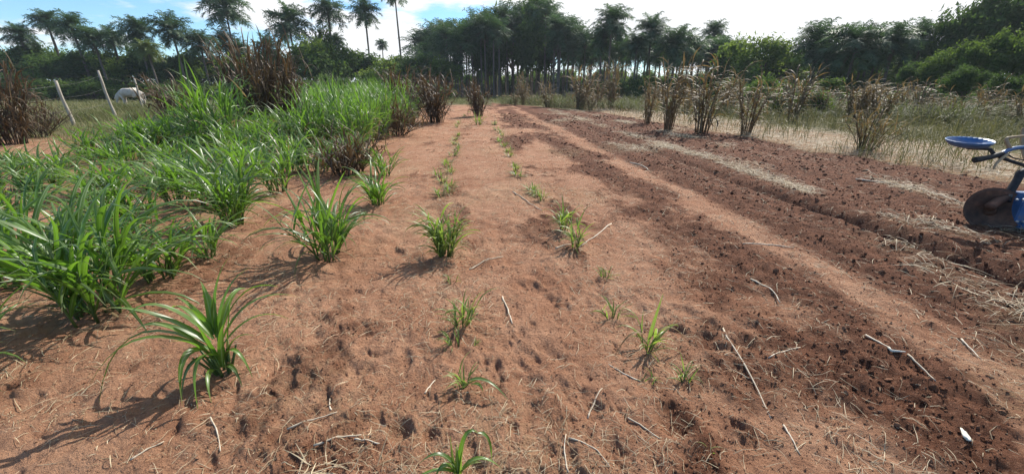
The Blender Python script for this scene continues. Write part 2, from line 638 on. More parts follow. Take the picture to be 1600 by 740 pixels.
M['olive_leaf'] = leaf_material('olive_grass_leaf', (0.055, 0.075, 0.025), (0.17, 0.18, 0.065), (0.28, 0.23, 0.11), None, (0.22, 0.26, 0.07), 0.28, 0.6, 0.2, 0.7)
M['cane'] = rough_material('dry_cane', [(0.3, (0.12, 0.080, 0.045)), (0.7, (0.30, 0.215, 0.12))], 9, 0.7, 0.3, stretch=(1, 1, 0.3))
M['dark_cane'] = rough_material('brown_cane', [(0.3, (0.035, 0.025, 0.017)), (0.7, (0.09, 0.065, 0.042))], 9, 0.7, 0.3, stretch=(1, 1, 0.3))
M['pale_cane'] = rough_material('bleached_cane', [(0.25, (0.42, 0.32, 0.21)), (0.7, (0.72, 0.64, 0.50))], 30, 0.55, 0.25, spec=0.4)
M['grey_cane'] = rough_material('weathered_cane', [(0.25, (0.38, 0.30, 0.21)), (0.7, (0.60, 0.51, 0.38))], 30, 0.6, 0.3)
M['white_scrap'] = rough_material('pale_husk', [(0.3, (0.62, 0.57, 0.44)), (0.7, (0.82, 0.78, 0.66))], 30, 0.6, 0.3)
M['tree_a'] = leaf_material('tree_leaf_dark', (0.026, 0.055, 0.018), (0.082, 0.130, 0.036), (0.07, 0.11, 0.035), None, (0.16, 0.28, 0.05), 0.30, 0.7, 0.12, 0.99, 0.5)
M['tree_b'] = leaf_material('tree_leaf_mid', (0.040, 0.078, 0.020), (0.105, 0.165, 0.040), (0.09, 0.14, 0.04), None, (0.24, 0.38, 0.05), 0.32, 0.7, 0.12, 0.99, 0.5)
M['tree_c'] = leaf_material('tree_leaf_pale', (0.062, 0.108, 0.025), (0.150, 0.215, 0.050), (0.13, 0.18, 0.05), None, (0.34, 0.48, 0.07), 0.34, 0.7, 0.12, 0.99, 0.4)
M['palm'] = leaf_material('palm_leaflet', (0.026, 0.056, 0.030), (0.080, 0.130, 0.062), (0.11, 0.14, 0.07), None, (0.13, 0.25, 0.07), 0.24, 0.6, 0.2, 0.9, 0.5)
M['palm_dead'] = leaf_material('dead_palm_leaflet', (0.055, 0.045, 0.034), (0.13, 0.10, 0.07), (0.14, 0.11, 0.08), None, (0.10, 0.075, 0.04), 0.15, 0.7, 0.3, 0.9, 0.3)
M['palm_pale'] = leaf_material('young_palm_leaflet', (0.075, 0.115, 0.030), (0.15, 0.20, 0.055), (0.17, 0.19, 0.07), None, (0.26, 0.34, 0.07), 0.3, 0.45, 0.4, 0.9, 0.4)
M['palm_trunk'] = rough_material('palm_bark', [(0.3, (0.075, 0.062, 0.050)), (0.7, (0.20, 0.172, 0.145))], 5, 0.9, 0.6, stretch=(1, 1, 3), dist=0.04)
M['bark'] = rough_material('tree_bark', [(0.3, (0.06, 0.048, 0.036)), (0.7, (0.17, 0.14, 0.11))], 6, 0.9, 0.6, stretch=(2, 2, 0.5), dist=0.04)
M['post'] = rough_material('weathered_post_wood', [(0.3, (0.22, 0.19, 0.15)), (0.7, (0.50, 0.46, 0.39))], 12, 0.85, 0.5, stretch=(2, 2, 0.25))
M['wire'] = rough_material('fence_wire', [(0.3, (0.16, 0.15, 0.14)), (0.7, (0.28, 0.27, 0.25))], 20, 0.5, 0.0, metallic=0.8)
M['verge'] = leaf_material('verge_blade', (0.065, 0.076, 0.024), (0.265, 0.235, 0.088), (0.31, 0.25, 0.12), None, (0.20, 0.20, 0.07), 0.25, 0.6, 0.2, 0.6, 0.0)
M['pasture'] = leaf_material('pasture_blade', (0.085, 0.105, 0.032), (0.225, 0.225, 0.085), (0.31, 0.265, 0.12), None, (0.24, 0.27, 0.08), 0.28, 0.55, 0.3, 0.6, 0.0)

# ------------------------------------------------------------------ ground: one sheet out to the horizon, finest where one looks
def build_ground():
    head = math.pi / 2 + YAW
    half = R(66)
    a_f = np.linspace(head - half, head + half, 790)
    a_c = np.linspace(head + half, head - half + 2 * math.pi, 62)[1:-1]
    A = np.concatenate([a_f, a_c])
    r = np.concatenate([[0.25, 0.5], np.geomspace(0.72, 62, 680), np.geomspace(66, 4000, 36)])
    na, nr = len(A), len(r)
    rr, aa = np.meshgrid(r, A, indexing='ij')
    x, y = rr * np.cos(aa), rr * np.sin(aa)
    z = ground_z(x.ravel(), y.ravel())
    till, straw, grass, infield, be = zones(x.ravel(), y.ravel())
    V = np.stack([x.ravel(), y.ravel(), z], 1)
    V = np.concatenate([V, [[0, 0, 0.0]]])
    I = np.arange(nr * na).reshape(nr, na)
    J = np.roll(I, -1, axis=1)
    Q = np.stack([I[:-1], I[1:], J[1:], J[:-1]], -1).reshape(-1, 4)
    T = np.stack([np.full(na, nr * na), I[0], J[0]], -1)
    ap = lambda v: np.concatenate([v, [0]])
    me = mesh_np('ground', V, Q, T, {'till': ap(till), 'straw': ap(straw), 'grass': ap(grass)}, [M['soil']], True)
    tag(link('ground', me), kind='structure', label='red bare soil of the field, tilled in dark strips')


build_ground()


def polar_scatter(n, r0, r1, keep=None, half=60, rng=RNG, near=0.3):
    """points whose spacing grows with distance"""
    out = []
    while sum(len(o) for o in out) < n:
        a = math.pi / 2 + YAW + (rng.random(n) * 2 - 1) * R(half)
        u = rng.random(n)
        r = np.where(rng.random(n) < near, np.exp(u * math.log(r1 / r0)) * r0, r0 + (r1 - r0) * u ** 1.5)
        p = np.stack([r * np.cos(a), r * np.sin(a)], 1)
        if keep is not None:
            p = p[rng.random(n) < keep(p[:, 0], p[:, 1])]
        out.append(p)
    return np.concatenate(out)[:n]


# ------------------------------------------------------------------ clods of soil and litter of straw
def build_clods(name, label, fine, n, base):
    if fine:
        iv = np.array([(1, 0, 0), (-1, 0, 0), (0, 1, 0), (0, -1, 0), (0, 0, 1), (0, 0, -1)], float)
        it = np.array([(0, 2, 4), (2, 1, 4), (1, 3, 4), (3, 0, 4), (2, 0, 5), (1, 2, 5), (3, 1, 5), (0, 3, 5)])
    else:
        bm = bmesh.new()
        bmesh.ops.create_icosphere(bm, subdivisions=1, radius=1)
        iv = np.array([v.co[:] for v in bm.verts])
        it = np.array([[v.index for v in f.verts] for f in bm.faces])
        bm.free()

    def keep(x, y):
        t, s, g, i, b = zones(x, y)
        return np.clip(base + t, 0, 1) * i * (1 - 0.9 * g)
    p = polar_scatter(n, 1.0, 24, keep, 58)
    t = zones(p[:, 0], p[:, 1])[0]
    r = np.sqrt((p ** 2).sum(1))
    size = (0.0022 + 0.0045 * RNG.random(n) ** 3) if fine else (0.003 + 0.004 * RNG.random(n) ** 3 + t * 0.012 * RNG.random(n) ** 5)
    size = size * (0.75 + 0.12 * r)
    rot = RNG.random((n, 3)) * 6.28
    sc = size[:, None] * (0.65 + 0.7 * RNG.random((n, 3)))
    jit = 1 + 0.34 * RNG.normal(size=(n, len(iv), 1))
    V = iv[None] * jit * sc[:, None, :]
    c, s = np.cos(rot[:, 0])[:, None], np.sin(rot[:, 0])[:, None]
    V = np.stack([V[..., 0] * c - V[..., 1] * s, V[..., 0] * s + V[..., 1] * c, V[..., 2]], -1)
    c, s = np.cos(rot[:, 1])[:, None], np.sin(rot[:, 1])[:, None]
    V = np.stack([V[..., 0], V[..., 1] * c - V[..., 2] * s, V[..., 1] * s + V[..., 2] * c], -1)
    z = ground_z(p[:, 0], p[:, 1]) + size * 0.12
    V += np.concatenate([p, z[:, None]], 1)[:, None, :]
    T = (it[None] + (np.arange(n) * len(iv))[:, None, None]).reshape(-1, 3)
    tv = np.repeat(np.clip(t * 0.6 + 0.2 * RNG.normal(size=n), 0, 0.9), len(iv))
    me = mesh_np(name, V.reshape(-1, 3), None, T, {'till': tv, 'straw': tv * 0, 'grass': tv * 0}, [M['soil']], False)
    tag(link(name, me), label, name.replace('_', ' '), kind='stuff')


def build_litter(name, label, n, r0, r1, keep, lmin, lmax, width, lift=0.0, grow=0.08, mat='straw', seg=4, tilt=0.25, half=58):
    p = polar_scatter(n, r0, r1, keep, half, near=0.13)
    r = np.sqrt((p ** 2).sum(1))
    L = (lmin + (lmax - lmin) * RNG.random(n) ** 2.4) * (0.8 + grow * 0.5 * r)
    w = width * (0.5 + RNG.random(n)) * (0.8 + grow * r)
    az = RNG.random(n) * 2 * math.pi
    z = ground_z(p[:, 0], p[:, 1]) + 0.003 + lift * RNG.random(n) ** 2
    g = Geo()
    el = np.abs(RNG.normal(size=n)) * tilt
    # bits lie along the ground: each joint settles on the soil under it
    s = np.linspace(0, 1, seg + 1)[None, :]
    a = az[:, None] + 0.6 * RNG.normal(size=(n, 1)) * s ** 1.3 * (RNG.random((n, 1)) < 0.2) + 0.05 * RNG.normal(size=(n, seg + 1)) + 0.7 * RNG.normal(size=(n, 1)) * (s > 0.55) * (RNG.random((n, 1)) < 0.2)
    d = np.stack([np.cos(a), np.sin(a)], -1) * (L[:, None] / seg)[..., None]
    xy = p[:, None, :] + np.cumsum(d, 1)
    gz_ = ground_z(xy[..., 0].ravel(), xy[..., 1].ravel()).reshape(n, seg + 1)
    zz = np.maximum(gz_, z[:, None] * 0.5 + gz_ * 0.5) + 0.0025 + L[:, None] * np.sin(el)[:, None] * np.sin(s * math.pi) * 0.5 + lift * RNG.random((n, 1)) ** 2
    pos = np.concatenate([xy, zz[..., None]], -1)
    sd = np.stack([-np.sin(a), np.cos(a), 0.5 * RNG.normal(size=a.shape)], -1)
    ww = (w[:, None] * np.clip(1.15 - s ** 3, 0.25, 1))[..., None]
    up = np.array([0, 0, 1.0]) * ww * 0.45
    V = np.stack([pos + sd * ww * 0.5, pos + up, pos - sd * ww * 0.5], 2)
    idx = np.arange(n * (seg + 1) * 3).reshape(n, seg + 1, 3)
    Q = np.stack([idx[:, :-1, :-1], idx[:, 1:, :-1], idx[:, 1:, 1:], idx[:, :-1, 1:]], -1).reshape(-1, 4)
    tint = np.broadcast_to(np.clip(RNG.random(n) ** 1.2, 0, 1)[:, None, None], (n, seg + 1, 3)).ravel()
    g.add(V.reshape(-1, 3), Q, tint=tint, ac=1.0, along=0.3)
    tag(link(name, g.mesh(name, [M[mat]], True)), label, 'straw', kind='stuff')


build_clods('soil_clods', 'loose red clods crumbled over the tilled soil', False, 12000, 0.02)
build_clods('soil_crumbs', 'fine red soil crumbs scattered over the whole field', True, 48000, 0.45)


def keep_litter(x, y):
    t, s, g, i, b = zones(x, y)
    cl = 0.6 + 0.8 * perlin(x * 1.5, y * 1.3, 31)
    rr = np.sqrt(x * x + y * y)
    return np.clip((0.75 - 0.5 * t) * cl * i + np.where(x < 3, 0.1, 0.8) * s * i, 0.02, 1) * i * (1 - g) * np.clip(rr / 2.6, 0.25, 1)


build_litter('straw_litter', 'short bits of dry straw strewn over the bare soil', 30000, 1.15, 22, keep_litter, 0.006, 0.13, 0.0020, grow=0.13, seg=3)
build_litter('straw_windrow', 'pale straw raked into lines across the tilled soil', 6500, 2.5, 30,
             lambda x, y: np.where(x < 3.5, 0.03, 1.0) * zones(x, y)[1] ** 2 * zones(x, y)[3], 0.06, 0.32, 0.004, 0.03, 0.05)
build_litter('straw_mulch', 'pale cut straw covering the strip beside the tilled field', 10000, 8, 36,
             lambda x, y: zones(x, y)[1] * (1 - zones(x, y)[3]) * (x > 0), 0.12, 0.42, 0.0045, 0.07, 0.05)


def build_grass(name, label, n, r0, r1, keep, hmin, hmax, width, mat, droop=0.9, half=64):
    p = polar_scatter(n, r0, r1, keep, half)
    r = np.sqrt((p ** 2).sum(1))
    cl = np.clip(0.75 + 0.6 * perlin(p[:, 0] * 0.8, p[:, 1] * 0.8, 41) + 0.3 * perlin(p[:, 0] * 2.5, p[:, 1] * 2.5, 42), 0.25, 1.5)
    g = Geo()
    z = ground_z(p[:, 0], p[:, 1]) - 0.01
    tint = np.clip(0.5 + 0.45 * perlin(p[:, 0] * 0.45, p[:, 1] * 0.45, 43) + 0.25 * RNG.normal(size=n), 0, 1)
    leaves_geo(g, np.concatenate([p, z[:, None]], 1), RNG.random(n) * 6.283, 1.25 + 0.25 * RNG.normal(size=n),
               (hmin + (hmax - hmin) * RNG.random(n)) * cl, width * (0.6 + 0.06 * r), droop * (0.4 + 1.2 * RNG.random(n)), 2, curl=0.4, tint=tint, floor=None, flat=True)
    tag(link(name, g.mesh(name, [M[mat]], False)), label, 'grass', kind='stuff')


build_grass('pasture_grass', 'olive green pasture grass beyond the wire fence', 42000, 9, 75,
            lambda x, y: zones(x, y)[2] * (x < 3) * np.clip(0.6 + 0.8 * perlin(x * 0.5, y * 0.5, 44), 0.1, 1), 0.15, 0.55, 0.010, 'pasture', 1.1)
build_grass('verge_grass', 'rough olive grass and weeds behind the straw strip', 46000, 10, 60,
            lambda x, y: zones(x, y)[2] * (x > 3) * np.clip(0.5 + 1.0 * perlin(x * 0.45, y * 0.45, 45), 0.05, 1), 0.25, 1.0, 0.013, 'verge', 1.5, half=88)

# ------------------------------------------------------------------ grass clumps
def clump_geo(rng, h, tillers, per, spread, lean, leaf_len, leaf_w, cane_h, cane_r, bare=0.1, el=(55, 18), droop=(95, 35), seg=6, power=1.4, flat=False, dead=0.0):
    """canes and leaves of one clump, as two Geo"""
    gs, gl = Geo(), Geo()
    P, AZ, EL, LL, WW, DR = [], [], [], [], [], []
    for k in range(tillers):
        a = rng.random() * 6.283
        rr = spread * math.sqrt(rng.random())
        base = np.array([rr * math.cos(a), rr * math.sin(a), -0.03])
        ln = R(lean) * (0.3 + rng.random()) * (0.35 + rr / spread)
        hh = cane_h * (0.6 + 0.5 * rng.random())
        ao = a + rng.normal() * 0.5
        s = np.linspace(0, 1, 5)
        path = base + np.stack([np.cos(ao) * np.sin(ln) * hh * s ** 1.4, np.sin(ao) * np.sin(ln) * hh * s ** 1.4, hh * np.cos(ln) * s], 1)
        V, Q, T = tube_geo(path, cane_r * (1 - 0.55 * s), 5)
        gs.add(V, Q, T, tint=rng.random(), ac=1.0, along=0.3)
        for q in range(per):
            f = bare + (1 - bare) * (q + rng.random() * 0.7) / per
            f = min(f, 1.0)
            i = min(int(f * 4), 3)
            p0 = path[i] + (path[i + 1] - path[i]) * (f * 4 - i)
            P.append(p0)
            AZ.append((ao + rng.normal() * 0.9) if rng.random() < 0.65 else rng.random() * 6.283)
            top = f > 0.85
            EL.append(R(el[0] + el[1] * rng.normal() + (14 if top else 0)))
            LL.append(leaf_len * (0.6 + 0.6 * rng.random()) * (0.85 if top else 1))
            WW.append(leaf_w * (0.7 + 0.5 * rng.random()))
            DR.append(R(max(10, droop[0] + droop[1] * rng.normal()) * (0.6 if top else 1)))
    n = len(P)
    low = np.array(P)[:, 2] < 0.45 * cane_h
    tint = np.where((rng.random(n) < dead * np.where(low, 2.4, 0.3)), 2.0, rng.random(n))
    EL = np.where(tint > 1.5, np.array(EL) - 0.5, EL)
    leaves_geo(gl, np.array(P), AZ, np.clip(EL, R(5), R(88)), LL, WW, DR, seg, rng=rng, power=power, flat=flat, tint=tint)
    return gs, gl


def clump_kind(name, n, leaf_mat, stem_mat, seed, **kw):
    out = []
    for i in range(n):
        gs, gl = clump_geo(np.random.default_rng(seed + i), **kw)
        out.append((gs.mesh(name + '_stems', [stem_mat]), gl.mesh(name + '_leaves', [leaf_mat])))
    return out


K = {}
K['green'] = clump_kind('green_clump', 6, M['leaf'], M['stem'], 100, h=1, tillers=15, per=6, spread=0.20, lean=30, leaf_len=0.70, leaf_w=0.040, cane_h=0.46, cane_r=0.008, el=(62, 18), droop=(105, 42), dead=0.10)
K['tall_green'] = clump_kind('tall_green_clump', 4, M['leaf'], M['stem'], 140, h=1, tillers=20, per=8, spread=0.18, lean=19, leaf_len=0.52, leaf_w=0.027, cane_h=0.74, cane_r=0.007, el=(66, 15), droop=(90, 40), dead=0.08)
K['brown'] = clump_kind('brown_clump', 4, M['brown_leaf'], M['dark_cane'], 180, h=1, tillers=46, per=9, spread=0.17, lean=22, leaf_len=0.40, leaf_w=0.026, cane_h=0.88, cane_r=0.007, el=(58, 20), droop=(120, 45), bare=0.12)
K['small_brown'] = clump_kind('small_brown_clump', 3, M['brown_leaf'], M['dark_cane'], 200, h=1, tillers=38, per=8, spread=0.20, lean=38, leaf_len=0.46, leaf_w=0.026, cane_h=0.80, cane_r=0.009, el=(55, 18), droop=(100, 40), bare=0.15)
K['dry'] = clump_kind('dry_clump', 5, M['tan_leaf'], M['cane'], 220, h=1, tillers=17, per=9, spread=0.08, lean=12, leaf_len=0.33, leaf_w=0.027, cane_h=1.05, cane_r=0.009, el=(50, 28), droop=(130, 45), bare=0.18)
K['rust'] = clump_kind('rusty_clump', 2, M['tan_leaf'], M['dark_cane'], 210, h=1, tillers=26, per=7, spread=0.14, lean=34, leaf_len=0.40, leaf_w=0.022, cane_h=0.85, cane_r=0.009, el=(55, 22), droop=(100, 45), bare=0.25)
K['olive'] = clump_kind('olive_clump', 5, M['olive_leaf'], M['cane'], 260, h=1, tillers=24, per=7, spread=0.30, lean=32, leaf_len=0.55, leaf_w=0.014, cane_h=0.55, cane_r=0.005, el=(58, 18), droop=(110, 40))
K['seedling'] = clump_kind('seedling', 5, M['young'], M['stem'], 300, dead=0.25, h=1, tillers=7, per=5, spread=0.16, lean=28, leaf_len=0.75, leaf_w=0.055, cane_h=0.35, cane_r=0.016, el=(62, 18), droop=(95, 45), seg=5)


def clump(kind, i, x, y, height, width, label, group=None, name='grass_clump', cat='grass clump', lean=None, squash=None):
    st, lf = K[kind][i % len(K[kind])]
    o = thing(name, label, cat, (x, y, gz(x, y) - 0.01), random.random() * 6.283, group, (width, width, height))
    if lean:
        o.rotation_euler = (lean[1], lean[0], o.rotation_euler.z)
    link('stems', st, o)
    link('leaves', lf, o)
    return o


# --- near plants: every leaf its own piece
def leaf_library(n, mat, seed, w, seg=7):
    out = []
    for i in range(n):
        rng = np.random.default_rng(seed + i)
        g = Geo()
        el = [78, 70, 62, 58, 52, 66, 74, 48, 60, 68][i % 10]
        dr = [55, 95, 120, 75, 100, 140, 80, 110, 90, 125][i % 10]
        leaves_geo(g, [[0, 0, 0]], [0], [R(el)], [1.0], [w], [R(dr)], seg, fold=0.2, curl=0.25, twist=0.55, tint=[rng.random()], floor=None, rng=rng)
        out.append((g.mesh('leaf', [mat]), el, dr))
    return out


LIB = leaf_library(10, M['leaf'], 500, 0.050)
LIBY = leaf_library(8, M['young'], 540, 0.075)
LIBT = leaf_library(8, M['tan_leaf'], 570, 0.045)


def tip_drop(el, dr, n=12):
    z, low = 0.0, 0.0
    for i in range(n):
        s = (i + 0.5) / n
        z += math.sin(R(el) - R(dr) * s ** 1.4) / n
        low = min(low, z)
    return low


def leafy_plant(name, label, cat, x, y, h, radius, tillers, per, lib, stem_mat, leaf_len, seed, group=None, lean=26, cane_r=0.009, dead=0, wide=1.0):
    rng = random.Random(seed)
    root = thing(name, label, cat, (x, y, gz(x, y) - 0.008), 0, group)
    gs = Geo()
    for k in range(tillers):
        a = rng.random() * 6.283
        rr = radius * 0.22 * math.sqrt(rng.random())
        base = np.array([rr * math.cos(a), rr * math.sin(a), -0.02])
        ln = R(lean) * (0.3 + rng.random()) * (0.4 + 0.8 * rng.random())
        hh = h * 0.52 * (0.55 + 0.6 * rng.random())
        s = np.linspace(0, 1, 5)
        path = base + np.stack([np.cos(a) * np.sin(ln) * hh * s ** 1.3, np.sin(a) * np.sin(ln) * hh * s ** 1.3, hh * np.cos(ln) * s], 1)
        V, Q, T = tube_geo(path, cane_r * (1 - 0.6 * s), 6)
        gs.add(V, Q, T, tint=rng.random(), ac=1.0, along=0.3)
        for q in range(per):
            f = 0.12 + 0.88 * (q + 0.7 * rng.random()) / per
            i = min(int(f * 4), 3)
            p0 = path[i] + (path[i + 1] - path[i]) * (f * 4 - i)
            me, el, dr = lib[rng.randrange(len(lib))]
            L = leaf_len * (0.6 + 0.55 * rng.random())
            low = tip_drop(el, dr) * L + p0[2]
            lift = 0.0
            if low < 0.0:
                lift = min(0.5, -low / (0.6 * L))
            az = a + rng.gauss(0, 0.9) if rng.random() < 0.6 else rng.random() * 6.283
            link('leaf', me, root, p0, (rng.gauss(0, 0.18), -lift + rng.gauss(0, 0.10), az), (L, L * wide * (0.75 + 0.45 * rng.random()), L))
    for k in range(dead):
        me, el, dr = LIBT[rng.randrange(len(LIBT))]
        L = leaf_len * (0.4 + 0.4 * rng.random())
        link('dry_leaf', me, root, (0, 0, 0.05 + 0.04 * rng.random()), (0, R(el) * 0.75, rng.random() * 6.283), (L, L, L * 0.6))
    link('stems', gs.mesh('stems', [stem_mat]), root)
    return root


def bezier_leaf(root, p0, p1, p2, w, tint, mat, seg=9, roll=0.0):
    """one leaf along a hand-set arc"""
    s = np.linspace(0, 1, seg + 1)[:, None]
    p0, p1, p2 = (np.array(p, float) for p in (p0, p1, p2))
    pos = (1 - s) ** 2 * p0 + 2 * s * (1 - s) * p1 + s * s * p2
    d = np.gradient(pos, axis=0)
    d /= np.linalg.norm(d, axis=1)[:, None]
    side = np.cross(d, [0, 0, 1.0])
    side /= np.linalg.norm(side, axis=1)[:, None] + 1e-6
    nn = np.cross(side, d)
    r_ = roll * s
    side, nn = side * np.cos(r_) + nn * np.sin(r_), nn * np.cos(r_) - side * np.sin(r_)
    ww = w * np.clip(0.4 + 3.5 * s, 0, 1) * (1 - s ** 1.9) ** 0.9
    ww = np.maximum(ww, 0.002)
    V = np.stack([pos + side * ww * 0.5 + nn * ww * 0.18, pos, pos - side * ww * 0.5 + nn * ww * 0.18], 1)
    k = np.arange((seg + 1) * 3).reshape(seg + 1, 3)
    Q = np.stack([k[:-1, :-1], k[1:, :-1], k[1:, 1:], k[:-1, 1:]], -1).reshape(-1, 4)
    g = Geo()
    g.add(V.reshape(-1, 3), Q, tint=tint, ac=np.tile([1.0, 0, 1.0], seg + 1), along=np.repeat(s.ravel(), 3))
    return link('leaf', g.mesh('leaf', [mat]), root)


def front_plant():
    x, y = at(352, 583)
    root = thing('grass_clump', 'lone young green grass plant in front with long leaves bowed to the left', 'grass clump', (x, y, gz(x, y)), YAW * 0 - 0.6 * 0, 'green fodder grass plants')
    ca, sa = math.cos(0.52), math.sin(0.52)      # local right / away, turned to the line of sight

    def w(p):
        return (p[0] * ca - p[1] * sa, p[0] * sa + p[1] * ca, p[2])
    L = [  # base, bend, tip, width
        ((-.03, 0, .16), (-.34, .02, .62), (-.56, -.02, .06), .034),
        ((-.03, .02, .14), (-.33, .06, .50), (-.60, .06, .12), .032),
        ((-.02, 0, .20), (-.22, .04, .50), (-.42, .08, .52), .034),
        ((-.02, .02, .22), (-.20, .06, .62), (-.36, .02, .46), .036),
        ((-.03, .02, .18), (-.26, .10, .46), (-.38, .16, .30), .032),
        ((-.02, -.02, .14), (-.16, -.12, .40), (-.20, -.20, .02), .032),
        ((0, -.03, .12), (-.10, -.18, .36), (-.13, -.26, .01), .030),
        ((-.01, -.03, .10), (-.13, -.10, .30), (-.21, -.14, .0), .028),
        ((.0, 0, .24), (-.06, .04, .46), (-.12, .03, .52), .034),
        ((.0, 0, .24), (.02, .04, .50), (.0, .08, .56), .030),
        ((.01, 0, .22), (.05, .05, .58), (.17, .10, .66), .036),
        ((.02, .01, .24), (.10, .05, .55), (.26, .08, .58), .034),
        ((.02, 0, .20), (.16, .04, .56), (.38, .04, .44), .034),
        ((.02, 0, .18), (.20, .04, .50), (.48, .05, .34), .032),
        ((.02, 0, .16), (.22, .04, .38), (.40, .02, .22), .028),
        ((.02, .02, .20), (.12, .16, .50), (.22, .26, .36), .030),
        ((.01, .03, .20), (.02, .20, .50), (-.04, .34, .34), .030),
        ((-.01, .03, .20), (-.12, .18, .48), (-.22, .30, .32), .030),
        ((.02, -.02, .12), (.10, -.10, .26), (.14, -.16, .02), .024),
        ((.01, .0, .26), (.03, .0, .42), (.05, -.03, .50), .028),
        ((-.01, .0, .24), (-.03, -.01, .40), (-.06, -.05, .47), .028),
        ((.02, -.01, .06), (.08, -.05, .30), (.20, -.10, .24), .028),
        ((-.02, -.01, .06), (-.08, -.06, .32), (-.18, -.10, .34), .030),
        ((.0, -.02, .05), (.03, -.08, .30), (.07, -.14, .38), .030),
        ((-.01, -.02, .05), (-.03, -.07, .28), (-.05, -.12, .42), .030),
        ((.02, .0, .05), (.08, .0, .32), (.14, -.02, .50), .032),
        ((-.02, .0, .05), (-.10, .0, .34), (-.24, -.04, .44), .032),
        ((.0, -.02, .04), (.06, -.12, .16), (.08, -.18, .0), .024),
        ((-.02, -.02, .04), (-.08, -.14, .18), (-.07, -.24, .0), .024),
    ]
    rng = random.Random(3)
    for p0, p1, p2, ww in L:
        bezier_leaf(root, w(p0), w((p1[0] * 0.92, p1[1], p1[2] * 0.92)), w((p2[0] * 0.86, p2[1], p2[2] * 0.92)), ww * 1.2, rng.random(), M['leaf'], roll=rng.gauss(0, 0.5))
    gs = Geo()
    for k in range(16):
        a = rng.random() * 6.283
        ln = 0.55 * rng.random()
        s = np.linspace(0, 1, 4)
        hh = 0.13 + 0.09 * rng.random()
        path = np.stack([0.02 * math.cos(a) + math.cos(a) * ln * hh * s, 0.02 * math.sin(a) + math.sin(a) * ln * hh * s, -0.02 + hh * s], 1)
        V, Q, T = tube_geo(path, 0.009 * (1 - 0.5 * s), 6)
        gs.add(V, Q, T, tint=rng.random(), ac=1.0, along=0.3)
    link('stems', gs.mesh('stems', [M['stem']]), root)
    for k in range(4):
        me, el, dr = LIBT[k]
        link('dry_leaf', me, root, (0.02, 0, 0.07), (0, R(el) * 0.8, -0.6 + 1.1 * k), (0.2, 0.22, 0.14))


front_plant()

GREEN = 'green fodder grass plants'
near = [  # px, py, height, radius, tillers, per, leaf length, label
    (515, 400, 0.72, 0.55, 15, 6, 0.52, 'broad green grass plant with one tall upright shoot, nearest the bare soil'),
    (590, 318, 0.50, 0.45, 12, 5, 0.46, 'low drooping green grass plant at the edge of the bare soil, behind the tall-shoot plant'),
    (600, 275, 0.50, 0.40, 12, 5, 0.40, 'small green grass plant beside the brown clump at the bed edge'),
    (150, 492, 0.88, 0.70, 20, 7, 0.62, 'large green grass plant at the front corner of the bed, casting deep shade'),
    (45, 440, 0.95, 0.70, 16, 6, 0.62, 'tall green grass plant cut by the left edge of the photo, with upright blades'),
    (255, 432, 0.50, 0.55, 13, 5, 0.52, 'low green grass plant sprawling right of the large corner plant'),
    (365, 352, 1.15, 0.50, 20, 8, 0.52, 'tall upright green grass plant with a dark shaded foot above bare soil'),
    (435, 300, 0.85, 0.50, 14, 6, 0.50, 'green grass plant between the tall dark-footed plant and the bed edge'),
    (185, 345, 0.70, 0.50, 13, 6, 0.50, 'green grass plant with a broad pale top blade beside a bare patch'),
    (275, 318, 0.80, 0.50, 14, 6, 0.50, 'green grass plant just behind the bare patch inside the bed'),
    (-45, 610, 0.35, 0.4, 6, 4, 0.45, 'green grass plant mostly outside the photo, one blade reaching in at the lower left'),
    (325, 402, 0.35, 0.4, 9, 4, 0.45, 'low trailing green grass plant with pale blades lying over bare soil'),
]
NEAR_XY = []
for i, (px, py, h, r, t, per, ll, lab) in enumerate(near):
    x, y = at(px, py)
    NEAR_XY.append((x, y))
    o = leafy_plant('grass_clump', lab, 'grass clump', x, y, h * 1.12, r, t, per, LIB, M['stem'], ll * 1.22, 40 + i, GREEN, dead=4 if i in (0, 1, 3) else 0)
    if i == 0:   # the tall shoot
        for k, (dx, top) in enumerate(((-.05, 1.02), (-.09, .86), (0.0, .80), (-.03, .92))):
            bezier_leaf(o, (dx * 0.3, 0, 0.15), (dx * 0.6, 0.01 * k, 0.6 * top), (dx - 0.05 * (k % 2) - .04, 0.03 * k, top), 0.045, 0.8, M['leaf'])
NEAR_XY.append(at(352, 583))

# --- the dense bed
def in_bed(x, y):
    if y < 9:
        right = -2.0
    else:
        right = -2.0 - 0.075 * (min(y, 30) - 9)
    if x > right or y > 33:
        return False
    left = -12.0 if y < 8.6 else -8.6
    if x < left:
        return False
    return y > 3.0 + 0.05 * (x + 2)


